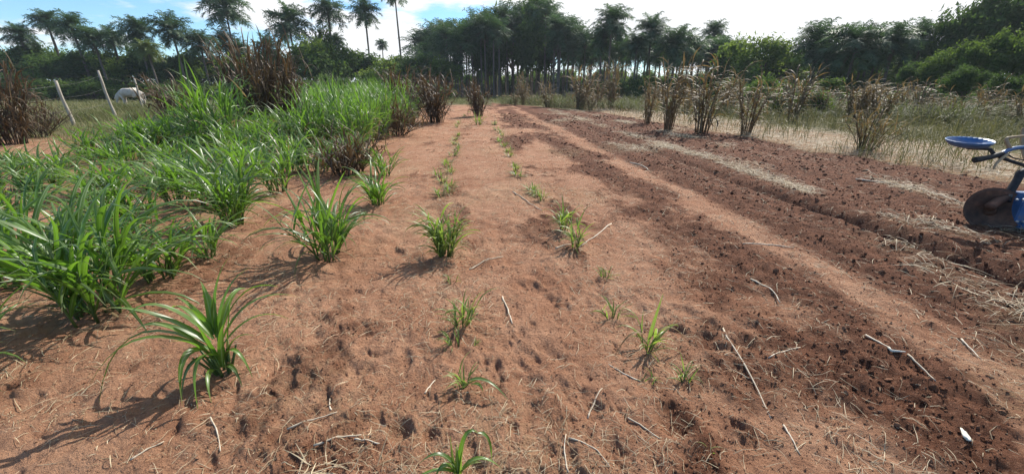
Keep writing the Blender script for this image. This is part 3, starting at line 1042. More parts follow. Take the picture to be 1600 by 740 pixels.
gaps = [at(235, 335), at(330, 385), at(385, 380), at(395, 320), at(60, 500), at(60, 560), at(420, 360)]
bed_zone = [
    (0, 6.2, 'green grass clump in the front part of the dense bed'),
    (6.2, 9.5, 'green grass clump in the crowded middle of the bed'),
    (9.5, 17, 'green grass clump in the back half of the bed'),
    (17, 99, 'distant green grass clump at the far end of the bed'),
]
n_bed = 0
row = 0
xx = -1.9
while xx > -12.5:
    yy = 3.1
    while yy < 33:
        x, y = xx + random.gauss(0, 0.14), yy + random.gauss(0, 0.18)
        stepy = 0.80 if yy < 9 else (0.95 if yy < 17 else 1.35)
        yy += stepy
        if not in_bed(x, y):
            continue
        if any((x - a) ** 2 + (y - b) ** 2 < 0.42 ** 2 for a, b in NEAR_XY) or any((x - a) ** 2 + (y - b) ** 2 < 0.45 ** 2 for a, b in gaps):
            continue
        if x < -(y * 1.35 + 1.0) or random.random() < (0.20 if y < 9.5 else 0.10):
            continue
        lab = next(l for a, b, l in bed_zone if a <= y < b)
        side = 'on the fence side' if x < -7.5 else 'on its left half' if x < -5 else 'in its centre' if x < -3.3 else 'next to the bare soil'
        lab = lab + ', ' + side
        if y < 9.5:
            h = 0.62 + 0.40 * random.random() - (0.14 if x < -5 else 0)
            clump('green', n_bed, x, y, h, 0.80 + 0.25 * random.random(), lab, lab.replace('clump', 'clumps', 1))
        else:
            h = (1.1 + 0.55 * random.random()) * (1 + 0.012 * (y - 9.5))
            if x < -4.2 and y < 15:
                h *= 0.60
            clump('tall_green', n_bed, x, y, h, 1.15 + 0.3 * random.random(), lab, lab.replace('clump', 'clumps', 1))
        n_bed += 1
    xx -= 0.92
print('bed clumps', n_bed)


def by_pixels(px, py, top):
    """ground point and height of something seen standing from py up to top"""
    x, y = at(px, py)
    d = CAM_H / ((py - 135) / F * math.cos(PITCH))
    # depth of a point straight above keeps nearly the same distance: solve the height on the line of sight
    best = min((abs(project(x, y, h)[1] - top), h) for h in np.arange(0.1, 16, 0.02))
    return x, y, best[1]


def project(x, y, z):
    c, s = math.cos(-YAW), math.sin(-YAW)
    X, Y, Z = c * x - s * y, s * x + c * y, z - CAM_H
    f = Y * math.cos(PITCH) - Z * math.sin(PITCH)
    u = Y * math.sin(PITCH) + Z * math.cos(PITCH)
    return 800 + F * X / f, 370 - F * u / f


BR = 'brown grass clumps standing in the green bed'
brown = [  # px, py base, top, width factor, kind, label
    (22, 225, 112, 0.85, 'brown', 'purplish brown grass clump at the left edge in front of the fence'),
    (60, 215, 150, 0.9, 'small_brown', 'lower brown grass clump leaning right beside the leftmost brown one'),
    (282, 208, 130, 1.0, 'brown', 'dark brown grass clump right of the grazing cow'),
    (408, 212, 72, 0.85, 'brown', 'tallest dark brown grass clump rising above the green bed'),
    (450, 208, 92, 0.85, 'brown', 'bushy brown grass clump joined to the right of the tallest one'),
    (545, 272, 198, 1.4, 'small_brown', 'brown grass clump with whitish drooping leaves at the bed edge'),
    (620, 212, 150, 1.2, 'small_brown', 'wide olive brown grass clump at the far bed corner'),
    (640, 184, 116, 1.2, 'brown', 'tall narrow dark brown grass clump behind the far bed corner'),
    (681, 192, 126, 1.2, 'brown', 'dark brown grass clump alone at the end of the seedling row'),
    (748, 182, 132, 0.9, 'brown', 'thin dark brown grass clump beside the far end of the tilled soil'),
]
for i, (px, py, top, wf, kd, lab) in enumerate(brown):
    x, y, h = by_pixels(px, py, top)
    clump(kd, i, x, y, h * 1.18, wf * min(h, 2.2) * 1.0, lab, BR, 'grass_clump')
x, y, h = by_pixels(346, 236, 116)
clump('tall_green', 1, x, y, h * 1.15, h * 1.0, 'tall vivid green grass clump between the brown clumps', GREEN)
x, y, h = by_pixels(322, 232, 134)
clump('tall_green', 2, x, y, h * 1.1, h * 0.8, 'green grass clump leaning left of the tall vivid green one', GREEN)

DR = 'dry grass clumps on the straw strip'
dry = [
    (818, 164, 122, 0.9, 'dry', 'pale dry grass clump farthest off before the palm grove'),
    (905, 170, 112, 1.3, 'dry', 'wide brown dry grass clump of upright canes before the palm grove'),
    (934, 168, 118, 0.8, 'dry', 'thin dry grass clump just right of the wide upright one'),
    (955, 172, 98, 0.7, 'dry', 'narrow tall dry grass clump with a dark foot'),
    (1010, 194, 126, 0.7, 'dry', 'thin dry grass clump of one main cane'),
    (1043, 204, 108, 0.95, 'dry', 'dense brown dry grass clump with splayed leaves'),
    (1095, 208, 104, 1.0, 'dry', 'tall straw-yellow dry grass clump with hanging leaves'),
    (1165, 212, 122, 0.9, 'dry', 'dry grass clump with reddish top at the tilled edge'),
    (1236, 190, 110, 1.0, 'dry', 'dark brown dry grass clump back among the weeds'),
    (1348, 236, 158, 1.0, 'rust', 'spreading dry grass clump with rusty leaves at the field edge'),
]
for i, (px, py, top, wf, kd, lab) in enumerate(dry):
    x, y, h = by_pixels(px, py, top)
    clump(kd, i, x, y, h * 1.05, wf * h * (1.15 if kd == 'dry' else 1.0), lab, DR, 'grass_clump')
OL = 'tall weedy grass behind the straw strip'
rngo = random.Random(21)
k = 0
for i in range(120):
    px = 790 + 900 * (i + rngo.random()) / 120
    v = 24 + 32 * max(0, (px - 800) / 800) * (0.55 + 0.7 * rngo.random()) + 8 * rngo.random()
    x, y = at(px, 135 + v)
    h = 0.8 + 1.0 * rngo.random()
    kd = 'olive' if rngo.random() < 0.62 else 'dry'
    clump(kd, i, x, y, h * (0.8 if kd == 'olive' else 1.0), h * (1.25 if kd == 'olive' else 1.3),
          'olive grass clump among the tall weeds' if kd == 'olive' else 'dead tan grass clump among the tall weeds', 
          OL, 'grass_clump')['label'] += ', ' + ('near the grove' if px < 960 else 'before the lone right palm' if px < 1140 else 'before the right palm mass' if px < 1420 else 'behind the blue seat')
for i in range(26):
    px = -40 + 290 * rngo.random()
    x, y = at(px, 168 + 26 * rngo.random())
    clump('olive', i, x, y, 0.35 + 0.4 * rngo.random(), 0.6 + 0.4 * rngo.random(), 'low olive grass tuft in the rough pasture by the fence', 'grass tufts in the pasture', 'grass_clump')

for i in range(12):
    x, y = at(170 + 62 * (i + rngo.random()) / 12, 170 + 5 * rngo.random())
    clump('olive', i, x, y, 0.5 + 0.2 * rngo.random(), 1.0 + 0.4 * rngo.random(), 'olive grass tuft hiding the legs of the grazing cow', 'grass tufts at the feet of the cow', 'grass_clump')

# ------------------------------------------------------------------ the two rows of seedlings
SD = 'seedlings planted in two rows'
x, y = at(697, 398)
leafy_plant('seedling', 'bushy light green seedling, tallest in the left row', 'seedling', x, y, 0.70, 0.28, 26, 6, LIBY, M['stem'], 0.28, 61, SD, lean=20, cane_r=0.006, dead=10)
def bottom_seedling():
    x, y = at(716, 748)
    root = thing('seedling', 'seedling with curved green leaves cut by the bottom edge', 'seedling', (x, y, gz(x, y)), 0.1, SD)
    rng = random.Random(12)
    for p0, p1, p2, w_, m_ in (
            ((0, 0, .01), (.03, .03, .26), (.09, .03, .17), .026, 'leaf'), ((.085, .03, .175), (.14, .03, .17), (.135, .01, .05), .018, 'leaf'),
            ((0, 0, .02), (-.05, .02, .17), (-.14, .0, .10), .028, 'leaf'), ((.01, 0, .02), (.08, .0, .14), (.17, -.02, .03), .026, 'leaf'),
            ((-.01, 0, .02), (-.05, .0, .12), (-.09, -.03, .04), .034, 'leaf'), ((0, 0, .02), (-.10, -.02, .12), (-.20, -.03, .02), .022, 'leaf'),
            ((0, 0, .01), (.0, .01, .09), (.005, .01, .16), .020, 'young'), ((.01, 0, .01), (.015, .01, .08), (.03, .01, .14), .018, 'young'),
            ((-.01, 0, .01), (-.02, .02, .08), (-.02, .02, .19), .014, 'young'), ((.01, 0, .01), (.05, -.02, .10), (.09, -.04, .10), .022, 'young')):
        bezier_leaf(root, p0, p1, p2, w_, rng.random(), M[m_], roll=rng.gauss(0, 0.4))


bottom_seedling()
seed_near = [
    (724, 512, 0.28, 9, 'bright seedling with curled leaves, second before the bushy one in the left row'),
    (712, 548, 0.16, 5, 'low seedling with a small dark shadow in the left row'),
    (738, 545, 0.08, 3, 'tiny yellowish sprout beside the low seedling'),
    (730, 612, 0.20, 4, 'thin seedling whose longest leaf has fallen to the right'),
    (705, 438, 0.12, 4, 'tiny seedling with pale dead leaves right below the bushy one'),
    (957, 495, 0.24, 4, 'slim upright seedling in the right row'),
    (1012, 542, 0.30, 5, 'seedling with one tall blade and pale arched leaves'),
    (1068, 598, 0.18, 4, 'pale seedling among dry leaves near the long cane'),
    (1014, 600, 0.12, 3, 'yellow green sprout left of the pale seedling'),
    (945, 434, 0.16, 4, 'withered grey seedling below the bright pair'),
    (880, 362, 0.36, 10, 'bright green seedling, left one of a pair in the right row'),
    (898, 386, 0.36, 8, 'bright upright seedling, right one of a pair in the right row'),
    (1120, 712, 0.10, 1, 'single small green shoot near the lower right cane'),
]
for i, (px, py, h, t, lab) in enumerate(seed_near):
    x, y = at(px, py)
    o = leafy_plant('seedling', lab, 'seedling', x, y, h * 1.05, 0.16 + 0.05 * (t > 5), t, 4, LIBY, M['stem'], h * 0.72, 80 + i, SD, lean=22, cane_r=0.004, dead=5 if i in (4, 7, 9, 6, 10, 11) else 1)
    if i == 3:
        bezier_leaf(o, (0, 0, 0.05), (0.10, -0.04, 0.14), (0.20, -0.10, 0.01), 0.026, 0.2, M['leaf'])
        bezier_leaf(o, (0.02, 0, 0.03), (0.07, -0.06, 0.10), (0.08, -0.06, 0.03), 0.024, 0.4, M['leaf'])
    if i == 6:
        bezier_leaf(o, (0, 0, 0.08), (-.12, -.02, 0.24), (-.22, -.06, 0.02), 0.018, 0.9, M['tan_leaf'])
        bezier_leaf(o, (0, 0, 0.08), (.12, .02, 0.26), (.26, -.02, 0.02), 0.018, 0.9, M['tan_leaf'])
        bezier_leaf(o, (0, 0, 0.05), (.03, .02, 0.2), (.07, .04, 0.36), 0.026, 0.6, M['young'])
far_left = [(694, 318), (705, 300), (692, 284), (704, 270), (700, 256), (708, 244), (713, 232), (712, 219), (718, 206), (716, 194), (720, 184), (690, 304), (702, 292), (686, 276), (698, 262), (707, 250), (712, 238), (710, 226), (716, 212), (714, 200), (708, 188), (727, 182), (733, 175), (736, 168)]
far_right = [(856, 330), (838, 306), (822, 292), (808, 276), (803, 260), (797, 245), (788, 230), (784, 218), (780, 208), (772, 196), (768, 188), (846, 312), (832, 300), (814, 284), (806, 268), (801, 252), (794, 238), (780, 222), (784, 213), (776, 204)]
for rowname, pts in (('left', far_left), ('right', far_right)):
    for i, (px, py) in enumerate(pts):
        if random.random() < (0.10 if rowname == 'left' else 0.22):
            continue
        x, y = at(px, py)
        clump('seedling', i + len(pts), x, y, 0.13 + 0.16 * random.random(), 0.22 + 0.15 * random.random(),
              'small grassy seedling in the far part of the %s row' % rowname, 'small seedlings far along the %s row' % rowname, 'seedling', 'seedling')
x, y = at(748, 196)
clump('seedling', 2, x, y, 0.7, 0.55, 'green seedling with broad leaves beside the thin brown clump', SD, 'seedling', 'seedling')

# ------------------------------------------------------------------ dry stalks lying about
def stalk(pa, pb, r, mat, label, bend=0.04, seed=0, joints=True, third=None):
    rng = random.Random(seed)
    a, b = at(*pa), at(*pb)
    n = 9
    path = []
    ln = math.hypot(b[0] - a[0], b[1] - a[1])
    ox, oy = -(b[1] - a[1]) / (ln + 1e-6), (b[0] - a[0]) / (ln + 1e-6)
    for i in range(n):
        s = i / (n - 1)
        k = bend * ln * math.sin(s * math.pi) + rng.gauss(0, 0.006) * ln
        x, y = a[0] + (b[0] - a[0]) * s + ox * k, a[1] + (b[1] - a[1]) * s + oy * k
        path.append((x, y, 0))
    zs = [gz(p[0], p[1]) for p in path]
    # a stiff cane rests on the high spots
    z0, z1 = max(zs[:4]), max(zs[-4:])
    path = [(p[0], p[1], max(zs[i], 0.6 * (z0 + (z1 - z0) * i / (n - 1)) + 0.4 * zs[i]) + r * 0.45) for i, p in enumerate(path)]
    c = path[n // 2]
    loc = path[:]
    P = np.array(loc) - np.array(c)
    s = np.linspace(0, 1, n)
    rad = r * (1.1 - 0.45 * s)
    if joints:
        rad = rad * (1 + 0.22 * (np.arange(n) % 3 == 1))
    o = thing('dry_stalk', label, 'dry stalk', c, 0, 'dry stalks lying on the soil')
    tube_mesh('cane', P, rad, mat, 6, o)
    if third:
        d = P[-1] + np.array([0.05, -0.03, 0.012])
        tube_mesh('husk', [P[-2], P[-1], d], [r * 1.3, r * 1.6, r * 0.5], M['white_scrap'], 5, o)
    return o


stalks = [
    ((1128, 515), (1206, 656), .008, 'grey_cane', 'long straight cane lying toward the lower right corner', .02),
    ((1222, 668), (1248, 714), .006, 'pale_cane', 'short pale stalk just below the end of the long cane', .02),
    ((784, 462), (801, 508), .008, 'pale_cane', 'pale stalk lying between the two rows, pointing away', .02),
    ((1172, 438), (1218, 474), .008, 'pale_cane', 'bent white stalk on the tilled strip', .14),
    ((1350, 530), (1388, 560), .009, 'pale_cane', 'broken white stalk with a torn husk on dark soil', .02),
    ((802, 302), (846, 330), .010, 'grey_cane', 'straight grey stalk lying left of the bright seedling pair', .01),
    ((955, 350), (906, 386), .009, 'pale_cane', 'straight pale stalk leaning away from the bright seedling pair', .01),
    ((868, 388), (892, 382), .009, 'pale_cane', 'short pale stalk at the foot of the bright seedling pair', .04),
    ((984, 252), (1014, 264), .016, 'pale_cane', 'short white stalk far out on the tilled soil', .12),
    ((1336, 282), (1436, 296), .017, 'pale_cane', 'long white stalk bundle on the far tilled soil', .03),
    ((1436, 296), (1508, 320), .012, 'grey_cane', 'long grey stalk running toward the plough disc', .01),
    ((918, 652), (940, 612), .006, 'grey_cane', 'thin leaning stalk near the bottom middle', .03),
    ((733, 418), (786, 400), .008, 'grey_cane', 'curved grey stalk right of the bushy seedling', .10),
    ((888, 738), (884, 684), .005, 'pale_cane', 'thin pale stalk standing toward the bottom edge', .08),
    ((492, 706), (566, 686), .007, 'grey_cane', 'dry stalk lying across the lower left soil', .05),
    ((556, 694), (594, 703), .006, 'pale_cane', 'pale stalk lying beside the dry stalk at lower left', .02),
    ((450, 676), (528, 650), .006, 'grey_cane', 'brown stalk half buried left of the footprint hole', .03),
    ((518, 644), (516, 624), .006, 'pale_cane', 'short upright-looking straw left of middle', .06),
    ((980, 656), (1030, 690), .006, 'grey_cane', 'thin stalk beside a dark hollow near the right row', .05),
    ((1160, 385), (1240, 388), .008, 'pale_cane', 'pale hooked stalk on the light soil strip', .10),
    ((1500, 532), (1532, 562), .007, 'pale_cane', 'thin straw on the right light strip', .03),
    ((1412, 568), (1456, 608), .007, 'grey_cane', 'grey stalk below the broken white stalk', .04),
    ((1200, 562), (1250, 545), .006, 'pale_cane', 'short straw beside the middle of the long cane', .04),
    ((888, 690), (952, 735), .005, 'grey_cane', 'curved root-like straw at the bottom middle', .2),
    ((664, 620), (680, 598), .006, 'pale_cane', 'short pale straw left of the thin seedling', .02),
    ((1000, 598), (950, 572), .005, 'pale_cane', 'pale straw left of the yellow green sprout', .05),
    ((330, 655), (345, 705), .005, 'pale_cane', 'slender straw lying below the lone front plant', .03),
    ((205, 722), (258, 692), .006, 'grey_cane', 'straw lying near the shadow at the lower left', .03),
]
for i, (a, b, r, m, lab, bend) in enumerate(stalks):
    stalk(a, b, r * 0.62, M[m], lab, bend * 0.8, i, third=(i == 4))


def scrap():
    x, y = at(1502, 688)
    bm = bmesh.new()
    bmesh.ops.create_icosphere(bm, subdivisions=2, radius=1)
    for v in bm.verts:
        n = 0.25 * math.sin(v.co.x * 5 + v.co.y * 3)
        v.co = Vector((v.co.x * 0.012 * (1 + n) * (1 - 0.4 * v.co.y), v.co.y * 0.036 + 0.006 * math.sin(v.co.x * 9), v.co.z * 0.006 + 0.010 * v.co.x ** 2 + 0.006 * v.co.y ** 2))
    me = bpy.data.meshes.new('husk_scrap')
    bm.to_mesh(me)
    bm.free()
    for p in me.polygons:
        p.use_smooth = True
    me.materials.append(M['white_scrap'])
    tag(link('husk_scrap', me, None, (x, y, gz(x, y) + 0.012), (0.1, 0.1, -0.5)), 'small whitish husk piece on the soil at lower right', 'husk')


scrap()
x, y = at(508, 742)
o = thing('straw_tuft', 'tuft of yellow straw cut by the bottom edge', 'straw tuft', (x, y, gz(x, y)))
g = Geo()
n = 22
leaves_geo(g, np.stack([0.05 * RNG.normal(size=n), 0.03 * RNG.normal(size=n), np.zeros(n)], 1), RNG.random(n) * 6.283, 0.3 + 0.5 * RNG.random(n), 0.10 + 0.08 * RNG.random(n), 0.006, 0.9, 4)
link('blades', g.mesh('blades', [M['straw']]), o)

# ------------------------------------------------------------------ palms
def frond_geo(g, length, el0, droop, pairs, ll, rng, az=0.0, origin=(0, 0, 0), w=0.045, rach=True):
    s = np.linspace(0, 1, 9)
    el = el0 - droop * s ** 1.3
    a = az + 0.12 * rng.normal() * s
    d = np.stack([np.cos(el) * np.cos(a), np.cos(el) * np.sin(a), np.sin(el)], 1)
    pos = np.array(origin) + np.concatenate([[[0, 0, 0]], np.cumsum(d[:-1] * length / 8, 0)])
    if rach:
        V, Q, T = tube_geo(pos, 0.028 * length / 2.2 * (1.1 - s), 3, False)
        g.add(V, Q, T, tint=0.7, ac=1.0, along=0.2)
    t = np.repeat(np.linspace(0.13, 0.99, pairs), 2)
    sg = np.tile([1.0, -1.0], pairs)
    m = len(t)
    base = np.stack([np.interp(t, s, pos[:, i]) for i in range(3)], 1)
    dd = np.stack([np.interp(t, s, d[:, i]) for i in range(3)], 1)
    aa = np.interp(t, s, a)
    side = np.stack([-np.sin(aa), np.cos(aa), np.zeros(m)], 1) * sg[:, None]
    up = np.cross(dd, side * sg[:, None])
    roll = rng.normal(size=m)[:, None] * 0.35
    L = (ll * (0.55 + 0.45 * np.sin(np.clip(t * 1.15, 0, 1) * math.pi)) * (0.8 + 0.4 * rng.random(m)))[:, None]
    dir1 = side * 0.80 + dd * 0.55 + up * (0.25 + roll)
    dir1 /= np.linalg.norm(dir1, axis=1)[:, None]
    mid = base + dir1 * L * 0.5
    dir2 = dir1 + np.array([0, 0, -0.7])
    dir2 /= np.linalg.norm(dir2, axis=1)[:, None]
    tip = mid + dir2 * L * 0.5
    wv = dd * w
    V = np.stack([base - wv * 0.5, base + wv * 0.5, mid + wv * 0.6, mid - wv * 0.6, tip + wv * 0.08, tip - wv * 0.08], 1)
    k = np.arange(m)[:, None] * 6
    Q = np.concatenate([k + np.array([0, 1, 2, 3]), k + np.array([3, 2, 4, 5])])
    g.add(V.reshape(-1, 3), Q, tint=np.repeat(np.clip(rng.random(m), 0, 1), 6), ac=1.0, along=np.tile([0.1, 0.1, 0.5, 0.5, 0.9, 0.9], m))


def palm_trunk_mesh(seed, bulge=True):
    """unit height trunk, 1 m tall, radius about 1"""
    rng = np.random.default_rng(seed)
    s = np.linspace(0, 1, 13)
    rad = 1.15 - 0.35 * s + 0.10 * np.sin(s * 9 + seed) * (0.6 + 0.4 * rng.random(13))
    rad[0] *= 1.35
    path = np.stack([0.9 * np.sin(s * 2.1 + seed) * s, 0.9 * np.sin(s * 1.7 + 2 * seed) * s, s], 1)
    path[:, :2] -= path[0, :2]
    g = Geo()
    th = np.arange(8) * 2 * math.pi / 8
    V = np.concatenate([path[i] + np.stack([rad[i] * np.cos(th), rad[i] * np.sin(th), np.zeros(8)], 1) for i in range(13)])
    Q = [(i * 8 + j, i * 8 + (j + 1) % 8, (i + 1) * 8 + (j + 1) % 8, (i + 1) * 8 + j) for i in range(12) for j in range(8)]
    g.add(V, np.array(Q))
    return g.mesh('trunk', [M['palm_trunk']]), path[-1]


TRUNKS = [palm_trunk_mesh(i) for i in range(4)]


def frond_meshes(mat, seed):
    out = []
    for i, (el, dr) in enumerate(((80, 55), (60, 85), (36, 90), (8, 75), (-25, 50), (48, 105))):
        g = Geo()
        frond_geo(g, 1.0, R(el), R(dr), 30, 0.36, np.random.default_rng(seed + i), w=0.024)
        out.append(g.mesh('frond', [mat]))
    return out


FR = frond_meshes(M['palm'], 700)
FRP = frond_meshes(M['palm_pale'], 720)
FRD = []
for i in range(2):
    g = Geo()
    frond_geo(g, 1.0, R(-35 - 20 * i), R(45), 14, 0.24, np.random.default_rng(740 + i), w=0.022)
    FRD.append(g.mesh('dry_frond', [M['palm_dead']]))


def crown_mesh(seed, mat, n=34):
    rng = np.random.default_rng(seed)
    g = Geo()
    for i in range(n):
        el = R(88 - 118 * (i / n) ** 0.9 + 8 * rng.normal())
        frond_geo(g, 0.9 + 0.2 * rng.random(), el, R(45 + 40 * rng.random()), 13, 0.34, rng, i * 2.4 + rng.normal() * 0.3, w=0.034)
    return g.mesh('crown', [mat])


CROWNS = [crown_mesh(800 + i, M['palm']) for i in range(5)]


def dead_skirt(seed):
    rng = np.random.default_rng(seed)
    g = Geo()
    for i in range(7):
        frond_geo(g, 0.8, R(-40 + 12 * rng.normal()), R(40), 9, 0.22, rng, rng.random() * 6.28, w=0.03)
    return g.mesh('dead_fronds', [M['palm_dead']])


SKIRTS = [dead_skirt(840 + i) for i in range(3)]


def palm(px, py, depth, width_px, label, group, parts=False, pale=False, seed=0, tr=0.15, skirt=True):
    tr *= 0.85
    """a palm whose crown heart is seen at px,py at that depth"""
    p = pt(px, py, depth)
    rng = random.Random(seed * 7 + 1)
    h = max(p.z, 1.2)
    rad = width_px / 2 * depth / F * 1.25
    me, top = TRUNKS[seed % 4]
    r = tr * (0.85 + 0.3 * rng.random())
    rz = rng.random() * 6.283
    tx = Vector((top[0] * r, top[1] * r, 0))
    tx.rotate(Euler((0, 0, rz)))
    o = thing('palm_tree', label, 'palm tree', (p.x - tx.x, p.y - tx.y, -0.1), rz, group)
    link('trunk', me, o, None, None, (r, r, h + 0.1))
    loc = Vector((top[0] * r, top[1] * r, h + 0.05))
    if parts:
        n = 38
        fr = FRP if pale else FR
        for i in range(n):
            f = i / n
            k = 0 if f < 0.12 else 1 if f < 0.30 else (5 if rng.random() < 0.5 else 2) if f < 0.52 else 3 if f < 0.75 else 4
            L = rad * (0.95 + 0.25 * rng.random()) * (1.0 if k else 0.9)
            link('frond', fr[k], o, loc, (rng.gauss(0, 0.12), rng.gauss(0, 0.12), i * 2.4 + rng.gauss(0, 0.25)), L)
        if skirt:
            for i in range(4):
                link('dry_frond', FRD[i % 2], o, loc - Vector((0, 0, 0.1)), (0, 0, i * 1.7 + rng.random()), rad * 0.75)
    else:
        link('crown', CROWNS[seed % 5], o, loc, (rng.gauss(0, 0.1), rng.gauss(0, 0.1), rng.random() * 6.28), rad)
        if skirt and rng.random() < 0.7:
            link('dead_fronds', SKIRTS[seed % 3], o, loc - Vector((0, 0, 0.1)), None, rad * 0.8)
    return o


PL = 'palms standing along the wood'
iso = [  # px, py of crown heart, depth, crown width, label, pale
    (30, 56, 52, 38, 'small palm at the far left of the skyline', 0),
    (72, 33, 54, 38, 'slender palm, second from the left on the skyline', 0),
    (113, 45, 50, 46, 'full-crowned palm, third from the left on the skyline', 0),
    (146, 64, 48, 42, 'dark low palm among the left trees', 0),
    (174, 60, 52, 36, 'dark palm just right of the low one among the left trees', 0),
    (215, 50, 50, 48, 'windswept palm with fronds blown to one side, above the cow', 0),
    (268, 48, 50, 50, 'palm with hanging dead fronds above the brown clump by the cow', 0),
    (231, 80, 46, 34, 'small yellow green palm in front of the left wood', 1),
    (313, 70, 52, 42, 'low round palm left of the tallest left palm', 0),
    (352, 13, 56, 62, 'tallest palm of the left skyline, dead fronds hanging', 0),
    (350, 68, 58, 40, 'low palm right under the tallest left palm', 0),
    (374, 80, 58, 34, 'low dark palm beside the tallest left palm trunk', 0),
    (418, 78, 56, 40, 'palm hidden behind the tallest brown grass', 0),
    (451, 38, 54, 58, 'wide-crowned palm with thick trunk right of the brown grass', 0),
    (512, 18, 56, 46, 'tall thin palm, left of the two against the clouds', 0),
    (524, 66, 58, 26, 'lower dark palm crown on the line of the tall thin trunk', 0),
    (570, 20, 58, 40, 'tall thin palm, right of the two against the clouds', 0),
    (597, 70, 80, 17, 'tiny distant palm alone between the tall palms', 0),
    (616, -16, 58, 40, 'very tall palm whose crown is cut by the top edge', 0),
    (956, 38, 48, 56, 'large palm with a bright crown right of the grove', 0),
    (940, 66, 50, 42, 'lower palm left under the large bright one', 0),
    (1019, 48, 48, 46, 'palm with thin open fronds right of the large bright one', 0),
    (995, 72, 47, 40, 'light green palm between the open palm and the large one', 0),
    (1056, 74, 46, 58, 'broad round dark palm at the right end of the grove', 0),
    (1085, 78, 48, 38, 'palm overlapping the right side of the broad round one', 0),
    (1115, 52, 58, 36, 'palm standing alone against the white sky on the right', 0),
    (1122, 84, 50, 48, 'low palm under the lone right palm', 0),
    (1280, 66, 38, 60, 'grey palm left of the dark palm mass', 0),
    (1338, 74, 34, 76, 'big dark palm, left of the three in the right mass', 0),
    (1396, 70, 34, 64, 'big dark palm, middle of the three in the right mass', 0),
    (1442, 60, 36, 54, 'big dark palm, right of the three in the right mass', 0),
    (1362, 66, 38, 46, 'palm wedged behind the big dark palms', 0),
]
for i, (px, py, dep, wd, lab, pale) in enumerate(iso):
    palm(px, py, dep, wd, lab, PL, True, bool(pale), i + 1, 0.15 if dep > 45 else 0.13)


def grove_top(px):
    xs = [640, 655, 690, 707, 735, 745, 760, 790, 820, 855, 872, 890, 925]
    ys = [75, 60, 48, 38, 52, 25, 28, 16, 18, 6, 34, 44, 55]
    return float(np.interp(px, xs, ys))


rg = random.Random(5)
for i in range(64):
    f = (i + rg.random()) / 64
    px = 650 + 278 * f
    py = grove_top(px) + 8 + abs(rg.gauss(0, 1)) * 20
    palm(px, py, 54 + 22 * rg.random(), 38 + 12 * rg.random(), 'tall dark palm in %s of the crowded central grove' % ('the left edge', 'the left half', 'the middle', 'the right half', 'the right edge')[min(4, int(f * 5))], 'palms of the central grove', False, False, i, 0.15)
for i in range(20):
    px = 930 + 200 * (i + rg.random()) / 20
    palm(px, 78 + 14 * rg.random(), 50 + 12 * rg.random(), 36 + 12 * rg.random(), 'dark low palm in the row between the grove and the lone right palm', 'low palms right of the grove', False, False, i + 3, 0.14)
for i in range(12):
    px = 1262 + 200 * (i + rg.random()) / 12
    palm(px, 78 + 22 * rg.random(), 36 + 8 * rg.random(), 44 + 16 * rg.random(), 'dark palm deep in the right palm mass', 'palms deep in the right mass', False, False, i + 1, 0.12)


# ------------------------------------------------------------------ broadleaved trees and bushes
def crown_broad(seed, mat, n, lobes, leaf, flat=0.75, name='crown'):
    """unit crown: radius about 1, base at 0, made of leaf clumps"""
    rng = np.random.default_rng(seed)
    cs = []
    for i in range(lobes):
        a = rng.random() * 6.283
        rr = 0.68 * math.sqrt(rng.random())
        cs.append((rr * math.cos(a), rr * math.sin(a), 0.30 + 0.95 * flat * rng.random() * (1.15 - rr), 0.24 + 0.22 * rng.random()))
    cs = np.array(cs)
    which = rng.integers(0, lobes, n)
    u = rng.normal(size=(n, 3))
    u /= np.linalg.norm(u, axis=1)[:, None]
    rr = rng.random(n) ** 0.38 * (0.82 + 0.36 * rng.random(n))
    # bunch the leaves on twigs so that gaps open between them
    twig = rng.normal(size=(lobes * 22, 3))
    twig /= np.linalg.norm(twig, axis=1)[:, None]
    tw = twig[which * 22 + rng.integers(0, 22, n)]
    u = u * 0.42 + tw * 0.85
    p = cs[which, :3] + u * (rr * cs[which, 3])[:, None] * np.array([1, 1, 0.85])
    nrm = u * 0.5 + rng.normal(size=(n, 3)) * 0.6 + np.array([0, 0, 0.45])
    nrm /= np.linalg.norm(nrm, axis=1)[:, None]
    t1 = np.cross(nrm, rng.normal(size=(n, 3)))
    t1 /= np.linalg.norm(t1, axis=1)[:, None]
    t2 = np.cross(nrm, t1)
    sz = (leaf * (0.55 + 0.9 * rng.random(n)))[:, None]
    V = np.stack([p - t1 * sz, p + t2 * sz * 0.45 - nrm * sz * 0.15, p + t1 * sz * 1.05, p - t2 * sz * 0.45 - nrm * sz * 0.15], 1)
    Q = np.arange(n * 4).reshape(n, 4)
    g = Geo()
    tint = np.repeat(np.clip(0.45 + 0.25 * rng.normal(size=n) + 0.2 * rng.normal(size=lobes)[which], 0, 1), 4)
    g.add(V.reshape(-1, 3), Q, tint=tint, ac=1.0, along=0.2)
    return g.mesh(name, [mat], False), cs


def limbs_mesh(seed, cs, trunk_h, r, name='trunk'):
    """tapered trunk from the ground (z = -trunk_h) with limbs into each lobe"""
    rng = np.random.default_rng(seed)
    g = Geo()
    s = np.linspace(0, 1, 6)
    top = np.array([0.05 * rng.normal(), 0.05 * rng.normal(), 0.25])
    path = np.stack([top[0] * s + 0.03 * np.sin(5 * s), top[1] * s, -trunk_h + (trunk_h + 0.25) * s], 1)
    V, Q, T = tube_geo(path, r * (1.25 - 0.6 * s), 7)
    g.add(V, Q, T)
    for c in cs:
        i = rng.integers(3, 6)
        mid = (path[i] + c[:3]) / 2 + np.array([0, 0, -0.06])
        V, Q, T = tube_geo([path[i], mid, c[:3] + np.array([0, 0, 0.1])], [r * 0.5, r * 0.3, r * 0.08], 5)
        g.add(V, Q, T)
    return g.mesh(name, [M['bark']])


